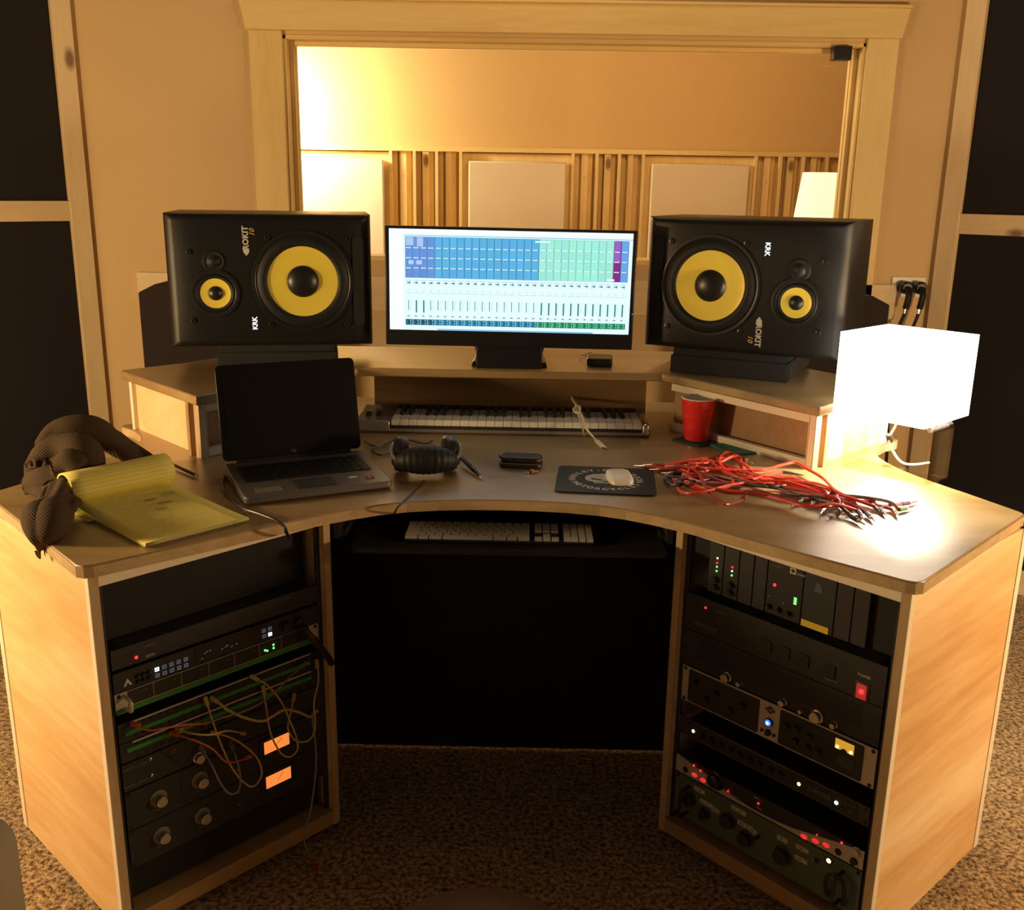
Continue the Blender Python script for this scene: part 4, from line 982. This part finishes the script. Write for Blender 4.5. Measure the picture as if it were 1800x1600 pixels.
dg = bpy.context.evaluated_depsgraph_get(); me2 = bpy.data.meshes.new_from_object(so.evaluated_get(dg)); so.modifiers.clear(); so.data = me2
# rest on the desk: flatten what would sink into the worktop
for v in me2.vertices:
    if v.co.z < HD+.002:
        x, y = v.co.x, v.co.y
        inside = (y-1.694)*(1.147-.785)-(-x-.785)*(2.08-1.694) > -.002   # inner side of the left outer edge
        if inside: v.co.z = HD+.002
for p_ in me2.polygons: p_.use_smooth = True

# ================================================================== RACK GEAR
def unit(sd, z0, z1, name, label, cat, mat, depth=.26, w_=.4826, rec=0):
    p = rackpos(sd); t = thing(name, label, cat, (p.x, p.y, z0), -sd*TH)
    h = z1-z0
    part(B().b2(-w_/2, w_/2, rec, rec+.004, .0006, h-.0006), 'face_panel', mat, t, bev=.0008, seg=1)
    part(B().b2(-.218, .218, rec+.004, depth, .002, h-.002), 'chassis', M_bmat, t)
    return t
def led(t, x, z, mat, r=.0028, n=10, name='led'): return part(B().lathe([(r, 0), (r, .0012), (r*.6, .002)], n, (x, 0, z), YZ), name, mat, t, smooth=True)
def knob(t, x, z, r, h, mat, ptr=None, a=0):
    o = part(B().lathe([(r*1.25, 0), (r*1.25, .002), (r, .004), (r, h*.9), (r*.85, h)], 20, (x, 0, z), YZ), 'knob', mat, t, smooth=True)
    if ptr: part(B().box((0, 0, 0), (.0016, .001, r*.8)).mk and B().box((x+math.sin(a)*r*.5, -h-.0004, z+math.cos(a)*r*.5), (.0014, .001, r*.8), Matrix.Rotation(a, 3, 'Y')), 'pointer', ptr, o)
    return o
def slot(t, x, z, w_=.010, h=.005, mat=None): return part(B().prism(rrect(w_, h, h/2-.0001, 4), 0, .0006), 'rack_screw', mat or M_dark, t)
def slots(t, h, zs=None, x=.233):
    for z in (zs or (.0065, h-.0065)):
        for k in (-1, 1):
            part(B().lathe([(.0042, 0), (.0042, .0012), (.002, .002)], 10, (k*x, 0, z), YZ), 'rack_screw', M_dark, t, smooth=True)
# ---- right rack
t = unit(1, .690, .812, 'module_cage', 'three-unit cage of plug-in modules at the top of the right rack', 'rack gear', M_dark, rec=.012)
h = .122
for (x0, x1, mt, lb) in ((-.19, -.152, M_bmat, None), (-.150, -.112, M_bmat, None), (-.110, -.075, M_bmat, None), (-.073, -.042, M_bmat, None), (-.040, .044, plain('blue_black_face', (.014, .015, .02), .4), None), (.046, .118, plain('navy_face', (.018, .022, .032), .4), None), (.120, .155, M_bmat, None), (.157, .19, M_bmat, None)):
    part(B().b2(x0, x1, .0, .012, .002, h-.002), 'module', mt, t, bev=.001)
def L2(t, x, z, mat, r=.0022): return led(t, x, z, mat, r)
for z, mt in ((.083, M_lg), (.072, M_lr), (.063, M_lg), (.053, M_lg)): L2(t, -.168, z+.002, M_ly if z == .083 else mt)
for z, mt in ((.075, M_lr), (.066, M_ly), (.056, M_lg)): L2(t, -.128, z+.001, mt)
L2(t, -.021, .069, M_lr, .0034)
for k in range(3): part(B().box((.030, -.0005, .044+k*.0055), (.006, .0015, .004)), 'led', M_lg, t)
txt_front('lettering', 'Lindell', -.018, -.0006, .112, .010, M_printd, t)
part(B().b2(.012, .026, -.001, 0, .106, .119), 'emblem', M_print, t); part(B().b2(.015, .023, -.0014, -.001, .109, .116), 'emblem_centre', M_bmat, t)
txt_front('lettering', 'AUDIO', .038, -.0006, .109, .006, M_print, t)
part(B().add([(.070, -.001, .085), (.090, -.001, .084), (.085, -.001, .102), (.074, -.001, .105)], [(0, 1, 2, 3)]), 'silver_mark', plain('grey_blue_print', (.07, .09, .10), .4), t)
part(B().b2(.048, .110, -.0016, 0, .003, .017), 'tape_strip', M_yel, t)
for x in (-.032, .004): L2(t, x, .040 if x < 0 else .036, M_print, .0014)
for x in (-.030, -.006, .018): knob(t, x, .018, .005, .010, M_bpl)
for x in (-.168, -.128): 
    for z in (.018, .036): knob(t, x, z, .006, .010, M_bpl)
t = unit(1, .583, .672, 'power_conditioner', 'black power strip unit with a lit red rocker switch in the right rack', 'power unit', M_bmat)
L2(t, -.190, .067, M_lr, .0026); txt_front('lettering', 'TRIPP-LITE', -.186, -.0006, .021, .014, M_printd, t)
part(B().b2(-.16, -.135, -.0005, 0, .069, .0705), 'printed_line', M_printd, t); txt_front('lettering', 'RESET', -.145, -.0006, .047, .005, M_printd, t)
for x in (-.03, .015, .06, .12):
    part(B().prism(rrect(.030, .028, .004, 3), 0, .003), 'outlet', M_bpl, t, bev=.0006).matrix_local = Matrix.Translation((x, 0, .034)) @ Matrix.Rotation(R(90), 4, 'X')
part(B().b2(.112, .142, -.0005, 0, .014, .0155), 'printed_line', M_printd, t); txt_front('lettering', 'POWER', .196, -.0006, .052, .008, M_print, t)
part(B().b2(.180, .210, -.002, 0, -.002+.002, .038), 'switch_frame', plain('dim_red_plastic', (.08, .035, .03), .4), t, bev=.001)
part(B().b2(.184, .206, -.005, -.002, .003, .035), 'rocker_switch', emit('rocker_red', (1.0, .08, .05), .22), t, bev=.002)
led(t, .196, .020, M_lr, .0055).location.y = -.005
t = unit(1, .495, .583, 'compressor', 'black ribbed unit with steel knobs, resting above the silver-framed preamp', 'rack gear', M_bmat)
for k in range(9): part(B().b2(-.2, .2, -.0012, 0, .028+k*.0058, .0300+k*.0058), 'rib', M_bpl, t)
for x, r_ in ((-.120, .010), (-.083, .0055), (.026, .007), (.072, .005), (.105, .012), (.146, .0060)): knob(t, x, .012, r_, .014, M_brsh)
t = unit(1, .4025, .4915, 'preamp', 'silver-framed preamp with black windows, blue lit button and amber meter', 'rack gear', M_alu)
for x0, x1 in ((-.222, -.031), (.021, .214)): part(B().prism(rrect(x1-x0, .080, .004, 3), 0, .002), 'black_window', M_bmat, t, bev=.0006).matrix_local = Matrix.Translation(((x0+x1)/2, 0, .0445)) @ Matrix.Rotation(R(90), 4, 'X')
b = B(); b.add([(-.018, -.001, .072), (-.004, -.001, .063), (.010, -.001, .072), (-.004, -.001, .082)], [(0, 1, 2, 3)]); part(b, 'diamond_emblem', M_bmat, t)
txt_front('lettering', 'UA', -.004, -.0014, .0725, .010, M_alu, t)
part(B().lathe([(.0095, 0), (.0095, .005)], 20, (-.004, 0, .043), YZ), 'button_collar', M_bmat, t, smooth=True)
led(t, -.004, .043, M_lb, .0072, 18, 'power_button').location.y = -.005
led(t, -.004, .043, emit('blue_core', (.25, .6, 1.0), 5), .0035, 12, 'power_button').location.y = -.0068
knob(t, -.004, .018, .006, .008, M_bmat)
for x in (-.019, .011): knob(t, x, .018, .0028, .006, M_bmat)
part(B().b2(.152, .194, -.0026, -.001, .055, .078), 'meter', M_vu2, t, bev=.001)
part(B().lathe([(.008, 0), (.008, .001)], 16, (.173, -.0024, .053), YZ), 'meter_hub', M_bmat, t)
for x in (.158, .188): led(t, x, .060, M_vul, .0035).location.y = -.0024
for x, z in ((-.20, .06), (-.165, .03), (-.14, .055), (-.10, .03), (-.07, .055), (.04, .055), (.065, .03), (.065, .060), (.095, .055), (.12, .03), (.095, .028)):
    o = knob(t, x, z, .0065, .012, M_bpl); led(t, x, z+.001, M_printd, .0013, 8, 'cap_dot').location.y = -.012
for k in range(4): part(B().b2(.160, .195, -.0026, -.002, .022+k*.006, .0230+k*.006), 'printed_line', M_printd, t)
slots(t, .089)
t = unit(1, .316, .3605, 'channel_strip', 'thin dark unit with three pale green lights below the silver-framed preamp', 'rack gear', plain('bronze_black', (.035, .028, .020), .4))
part(B().b2(-.215, .215, -.001, 0, .006, .0385), 'inset', M_bmat, t); txt_front('lettering', 'JOEMEEK', .130, -.0016, .022, .014, M_printd, t)
for x in (-.199, .081, .169): led(t, x, .020, M_ly if x != .169 else emit('led_mint', (.55, 1.0, .6), 4), .0042).location.y = -.001
for k in range(9): knob(t, -.17+k*.026, .021, .007, .011, M_bpl)
part(B().b2(-.2413, .2413, -.0013, 0, .0410, .0430), 'edge_line', plain('dull_bronze', (.10, .075, .045), .4), t); part(B().b2(-.2413, .2413, -.0013, 0, .0012, .0028), 'edge_line', MATS['dull_bronze'], t)
for x, z in ((.20, .016), (.19, .028), (.207, .030)): led(t, x, z, M_printd, .002).location.y = -.001
slots(t, .0445)
# wavy silver faced unit
t = unit(1, .214, .2595, 'effects_processor', 'black unit with a wave-shaped silver lower edge and red buttons', 'rack gear', M_bmat)
wv = [(-.2413, .044), (-.225, .042), (-.19, .035), (-.150, .030), (-.149, .020), (-.140, .008), (-.126, .002), (-.114, .006), (-.104, .016), (-.085, .0120), (-.06, .0080), (-.02, .0050), (.03, .0060), (.08, .012), (.13, .023), (.18, .034), (.2413, .045)]
b = B(); n = len(wv); vs = [(x, -.002, z) for x, z in wv]+[(x, -.002, .0008) for x, z in wv]+[(x, 0, z) for x, z in wv]+[(x, 0, .0008) for x, z in wv]; fs = []
for i in range(n-1): fs += [(i, i+1, n+i+1, n+i), (2*n+i, 3*n+i, 3*n+i+1, 2*n+i+1), (i, 2*n+i, 2*n+i+1, i+1)]
b.add(vs, fs); part(b, 'silver_wave', M_alu, t)
part(B().tube([(-.10, -.004, .022), (-.04, -.004, .010), (.02, -.004, .009), (.045, -.004, .012)], .0008, 5), 'chrome_line', M_printd, t)
def btn(x, z, mt): part(B().lathe([(.008, 0), (.008, .002), (.005, .003)], 14, (x, -.002, z), YZ @ Matrix.Diagonal((1, .62, 1))), 'button', mt, t, smooth=True)
for x, z in ((-.186, .013), (-.161, .011), (.106, .0065), (.133, .011), (.158, .015)): btn(x, z, M_rbtn)
for x, z in ((-.190, .036), (-.170, .032), (-.091, .018), (-.011, .027), (.135, .027), (.191, .039)): led(t, x, z, M_lr, .0024 if x != .135 else .0014).location.y = -.002
for x, z in ((-.213, .014), (.186, .014)): part(B().lathe([(.0075, 0), (.0075, .001)], 16, (x, -.002, z), YZ), 'hole', M_dark, t)
for x, z in ((-.018, .036), (-.008, .014)): part(B().b2(x-.008, x+.006, -.001, 0, z, z+.0015), 'printed_line', M_print, t)
knob(t, -.128, .028, .016, .016, M_bpl); knob(t, .225, .036, .008, .010, M_alu); knob(t, .222, .012, .007, .009, M_bmat)
t = unit(1, .098, .210, 'tube_equalizer', 'sea-green enamelled unit with white labels at the bottom of the right rack', 'rack gear', M_sea)
for x, z, w_ in ((-.148, .071, .036), (-.122, .067, .022), (-.04, .070, .040), (-.018, .066, .02), (.055, .087, .026), (.104, .090, .030), (.104, .063, .030), (-.17, .095, .03), (-.06, .098, .04)):
    part(B().box((x, -.0006, z), (w_, .001, .011)), 'label_strip', M_lab, t)
    b = B(); [b.box((x-w_*.3+k*w_*.15, -.0013, z), (w_*.06, .0004, .004)) for k in range(4) if (k+int(z*1000)) % 3]
    part(b, 'label_print', M_bmat, t)
for x, z, r_ in ((-.195, .06, .014), (-.085, .060, .016), (-.15, .045, .012), (-.035, .040, .015), (.060, .050, .017), (-.005, .060, .004)): knob(t, x, z, r_, .018, M_bmat)
led(t, .167, .097, M_lo, .0062, 16, 'pilot_light'); part(B().lathe([(.0085, 0), (.0085, .0015)], 16, (.167, 0, .097), YZ), 'pilot_bezel', M_bmat, t)
for x in (.133, .143): led(t, x, .078, M_print, .0022)
part(B().lathe([(.006, 0), (.006, .003)], 12, (.140, 0, .082), YZ), 'toggle_switch', M_bmat, t)
for k in (-1, 1): part(B().tube([(k*.200, 0, .020), (k*.200, -.030, .022), (k*.200, -.034, .035), (k*.200, -.034, .075), (k*.200, -.030, .088), (k*.200, 0, .090)], .0042, 10), 'handle', M_bmat, t, smooth=True)
part(B().tube([(.175, -.005, .016), (.172, -.016, .05), (.180, -.022, .082), (.196, -.024, .092), (.212, -.022, .082), (.216, -.016, .05), (.21, -.005, .016)], .0042, 10), 'handle', M_bmat, t, smooth=True)
slots(t, .112)

# ---- left rack
t = unit(-1, .672, .812, 'blank_panel', 'plain black panel filling the top of the left rack', 'rack panel', M_dark, rec=.05)
t = unit(-1, .628, .672, 'power_amplifier', 'plain black unit with one red light high in the left rack', 'rack gear', M_bmat)
L2(t, -.191, .014, M_lr, .0034); part(B().b2(-.172, -.150, -.0006, 0, .030, .0315), 'printed_line', M_printd, t); part(B().b2(-.172, -.152, -.0006, 0, .006, .012), 'printed_label', M_printd, t)
part(B().b2(.15, .17, -.0006, 0, .034, .0353), 'printed_line', M_printd, t); led(t, -.205, .006, M_printd, .0018)
t = unit(-1, .5785, .6225, 'audio_interface', 'black unit with rows of small lit square buttons in the left rack', 'rack gear', M_bmat)
bb = B(); bb.add([(-.222, -.001, .010), (-.213, -.001, .026), (-.204, -.001, .010), (-.209, -.001, .010), (-.213, -.001, .018), (-.217, -.001, .010)], [(0, 1, 4, 5), (1, 2, 3, 4)]); part(bb, 'arrow_emblem', M_print, t)
def sqb(x, z, mt):
    b = B(); w_, h_ = .0042, .0038
    b.b2(x-w_, x+w_, -.0016, 0, z+h_-.0011, z+h_); b.b2(x-w_, x+w_, -.0016, 0, z-h_, z-h_+.0011); b.b2(x-w_, x-w_+.0011, -.0016, 0, z-h_+.0011, z+h_-.0011); b.b2(x+w_-.0011, x+w_, -.0016, 0, z-h_+.0011, z+h_-.0011); b.b2(x-.0008, x+.0008, -.0016, 0, z-.0008, z+.0008)
    part(b, 'button', mt, t)
for k in range(5):
    for r_ in range(2): sqb(-.151+k*.0158, .023-r_*.0135, M_lw if (k, r_) == (0, 0) else M_lwd)
for k in range(2):
    for r_ in range(2): sqb(.098+k*.0155, .026-r_*.0135, M_lw if (k, r_) == (1, 1) else M_lwd)
for k in range(3):
    for r_ in range(2): knob(t, -.192+k*.012, .024-r_*.012, .0035, .006, M_bpl)
part(B().b2(-.066, .078, -.0012, 0, .006, .038), 'display', M_bpl, t)
for x, z in ((-.045, .022), (-.04, .024), (-.033, .024), (-.052, .012), (-.005, .018), (.004, .020), (.008, .022), (.018, .016), (.03, .018)): part(B().b2(x-.002, x+.002, -.0020, -.0012, z-.0008, z+.0008), 'meter_mark', M_lwd, t)
for x in (.150, .185): knob(t, x, .022, .010, .014, M_bpl)
t = unit(-1, .5335, .5775, 'lunchbox_rack', 'silver-framed unit of six black windows above the patch bays', 'rack gear', M_alu)
xs = [-.216, -.161, -.100, -.038, .023, .085, .141, .216]
for a_, c_ in zip(xs[:-1], xs[1:]):
    part(B().b2(a_+.001, c_-.001, -.001, 0, .0120, .0420), 'black_window', M_bmat, t)
    part(B().b2(c_-.018, c_-.013, -.0016, -.001, .032, .0345), 'printed_mark', M_printd, t)
part(B().b2(-.2413, .2413, -.003, 0, .0005, .0095), 'green_strip', M_greens, t)
for x, z in ((.098, .024), (.1035, .021), (.120, .030), (.120, .022)): led(t, x, z, M_lg, .0024).location.y = -.001
part(B().tube([(-.222, 0, .008), (-.222, -.026, .012), (-.222, -.028, .022), (-.222, -.026, .032), (-.222, 0, .036)], .0038, 10), 'handle', M_alu, t, smooth=True)
slots(t, .044)
for zz, nm in ((.4665, 'upper patch bay with green stripe, crowded with yellow cords'), (.4220, 'lower patch bay with green stripe, under the cord loops')):
    t = unit(-1, zz, zz+.0445, 'patch_bay', nm, 'patch bay', M_bmat, group=None) if False else unit(-1, zz, zz+.0445, 'patch_bay', nm, 'patch bay', M_bmat)
    t['group'] = 'patch bays in the left rack'
    part(B().b2(-.215, .215, -.002, 0, .0400, .0428), 'pale_strip', M_print, t); part(B().b2(-.228, .215, -.002, 0, .0150 if zz > .45 else .022, .0235 if zz > .45 else .031), 'green_stripe', M_greens, t)
    for k in range(24):
        for z in (.008, .033):
            part(B().lathe([(.0036, 0), (.0036, .0015), (.002, .0015)], 8, (-.205+k*.0178, 0, z), YZ), 'jack', M_bpl, t)
for zz, nm, q_ in ((.380, 'upper thin black preamp with small jacks under the patch bays', 0), (.3555, 'lower thin black preamp with a steel knob under the patch bays', 1)): pass
t = unit(-1, .3560, .4200, 'preamp', 'black preamp with two rows of small print and jacks under the patch bays', 'rack gear', M_bmat)
for z in (.060-.010, .012): txt_front('lettering', 'WARM AUDIO', -.214, -.0006, z, .008, M_printd, t); led(t, -.181, z+.003, M_brsh, .0035, 12, 'jack')
knob(t, -.077, .011, .010, .014, M_brsh); led(t, -.13, .05, plain('dull_red', (.10, .01, .01), .5), .007)
for z0, nm in ((.2660, 'upper black compressor with glowing amber meter behind the cords'), (.1775, 'lower black compressor with glowing amber meter')):
    t = unit(-1, z0, z0+.088, 'meter_compressor', nm, 'compressor', M_bmat); t['group'] = 'twin compressors in the left rack'
    zk = .047
    for x in (-.172, -.078):
        o = part(B().lathe([(.019, 0), (.019, .002), (.016, .003)], 24, (x, 0, zk), YZ), 'knob_skirt', M_printd, t, smooth=True)
        o = part(B().lathe([(.0125, .003), (.012, .020), (.010, .022), (.0001, .022)], 24, (x, 0, zk), YZ, cap=False), 'knob', M_brsh, t, smooth=True)
        part(B().b2(x-.012, x+.012, -.0006, 0, .022, .0228), 'printed_line', M_printd, t)
    part(B().b2(.070, .158, -.005, 0, .032, .078), 'meter_bezel', M_bpl, t, bev=.003)
    part(B().b2(.080, .146, -.0056, -.005, .040, .070), 'meter', M_vu, t)
    part(B().box((.118, -.0062, .058), (.0008, .0004, .022), Matrix.Rotation(R(50), 3, 'Y')), 'needle', M_bmat, t)
    for z in (.03, .062): led(t, .012, z, M_printd, .003, name='toggle_switch')
    slots(t, .088)
t = unit(-1, .085, .176, 'blank_panel', 'plain black panel at the bottom of the left rack', 'rack panel', M_dark, rec=.03)
# ---- cords hanging in front of the left rack
rp = rackpos(-1); nrm = Vector((sT, -cT, 0))
def LR(u, v, off): return onpl(u, v, rp+nrm*off, nrm)
cords = [
 ([(360, 1225), (372, 1262), (385, 1300), (405, 1345), (425, 1372), (445, 1383), (460, 1362), (452, 1333), (425, 1308), (398, 1294), (370, 1288)], M_ycab, 'yellow cord making the big low loop in the middle of the left rack'),
 ([(370, 1226), (385, 1236), (400, 1248), (430, 1262), (460, 1268), (478, 1260), (500, 1248), (525, 1252), (545, 1260), (557, 1250)], M_ycab, 'thick yellow cord waving across to the inner post of the left rack'),
 ([(462, 1205), (468, 1245), (476, 1290), (492, 1322), (508, 1331), (522, 1320), (522, 1300), (510, 1268), (495, 1235), (470, 1205), (440, 1188)], M_ycab, 'yellow cord hanging in front of the upper amber meter'),
 ([(556, 1160), (560, 1195), (552, 1235), (554, 1280), (542, 1302), (520, 1302), (506, 1280), (512, 1250), (517, 1220)], M_ycab, 'yellow cord looping beside the inner post of the left rack'),
 ([(538, 1165), (510, 1190), (470, 1228), (430, 1250), (390, 1262), (360, 1272), (320, 1276)], M_gcab, 'grey cord running diagonally up to the inner post'),
 ([(232, 1272), (262, 1284), (290, 1280), (320, 1275), (350, 1273), (365, 1270)], M_ocab, 'orange cord at the left end of the patch bays'),
 ([(300, 1288), (330, 1298), (350, 1305), (375, 1318), (395, 1338), (412, 1340), (440, 1330)], M_ocab, 'orange cord crossing below the patch bays'),
 ([(352, 1312), (372, 1345), (388, 1378), (405, 1396), (420, 1388), (422, 1360), (414, 1330), (405, 1305)], M_gcab, 'grey cord making the lowest narrow loop'),
 ([(430, 1290), (400, 1285), (370, 1292), (340, 1290), (310, 1282)], M_ycab, 'short yellow cord across the lower patch bay'),
]
for i, (pp, mt, lb) in enumerate(cords):
    t = thing('patch_cable', lb, 'cable', group='cords plugged into the left rack'); n = len(pp)
    pts = [LR(u, v, .006+.045*math.sin(math.pi*k/(n-1))+.004*i*(0 < k < n-1)) for k, (u, v) in enumerate(pp)]
    part(B().tube(pts, (.0020 if i != 1 else .0030), 7, 5), 'cord', mt, t, smooth=True)
    for a, c in ((pts[0], pts[1]), (pts[-1], pts[-2])): part(B().tube([a, a.lerp(c, min(.9, .02/max((c-a).length, .001)))], .0048, 8, 1), 'plug', mt, t, smooth=True)
t = thing('multicore_cable', 'thick black cable hanging over the inner post of the left rack', 'cable')
part(B().tube([LR(530, 1098, .012), LR(540, 1112, .03), LR(556, 1130, .035), LR(572, 1150, .03), LR(583, 1166, .02)], .008, 10), 'cord', M_bcab, t, smooth=True)
t = thing('hanging_cable', 'thin cord with red plug hanging to the carpet at the inner left post', 'cable')
pp = [(548, 1255), (556, 1330), (550, 1400), (540, 1450), (535, 1478), (546, 1510), (558, 1530)]
pts = [LR(u, v, .02+.01*k) for k, (u, v) in enumerate(pp)]
part(B().tube(pts, .0022, 6), 'cord', M_gcab, t, smooth=True)
part(B().tube([pts[-2], pts[-1]], .0042, 8, 1), 'plug_sleeve', M_rcab2, t, smooth=True)
part(B().tube([pts[-1], LR(564, 1546, .08)], .0026, 8, 1), 'plug_tip', M_chr, t, smooth=True)

# ================================================================== SEATS AT THE BOTTOM OF THE FRAME
pc = at(850, 1550, .40)
t = thing('round_stool', 'dark brown leather stool just showing at the bottom of the frame', 'stool', (pc.x, pc.y-.17, 0))
part(B().lathe([(.02, .33), (.16, .335), (.178, .35), (.180, .375), (.165, .392), (.11, .402), (.0001, .405)], 40, cap=False), 'seat', M_stool, t, smooth=True, ang=60)
part(B().lathe([(.022, .06), (.022, .335)], 14), 'column', M_chr, t, smooth=True)
for k in range(5):
    a = R(72*k+10); part(B().tube([(0, 0, .08), (.11*math.cos(a), .11*math.sin(a), .07), (.2*math.cos(a), .2*math.sin(a), .05)], .012, 8), 'leg', M_bpl, t, smooth=True)
    part(B().lathe([(.022, -.01), (.022, .01)], 12, (.2*math.cos(a), .2*math.sin(a), .022), Matrix.Rotation(R(90), 3, 'Y')), 'caster', M_rub, t, smooth=True)
pc = at(20, 1500, .62)
t = thing('armchair', 'beige upholstered chair edge at the lower left corner of the frame', 'chair', (pc.x-.26, pc.y-.12, 0), R(12))
part(B().prism(rrect(.56, .16, .06, 6, 0, .06), .30, .66), 'backrest', M_chair, t, bev=.045, seg=5)
part(B().prism(rrect(.56, .52, .06, 6, 0, -.24), .26, .44), 'seat', M_chair, t, bev=.04, seg=4)
for sx in (-1, 1):
    for sy in (-.42, .05): part(B().lathe([(.016, 0), (.024, .28)], 12, (sx*.22, sy, 0)), 'leg', M_post, t, smooth=True)
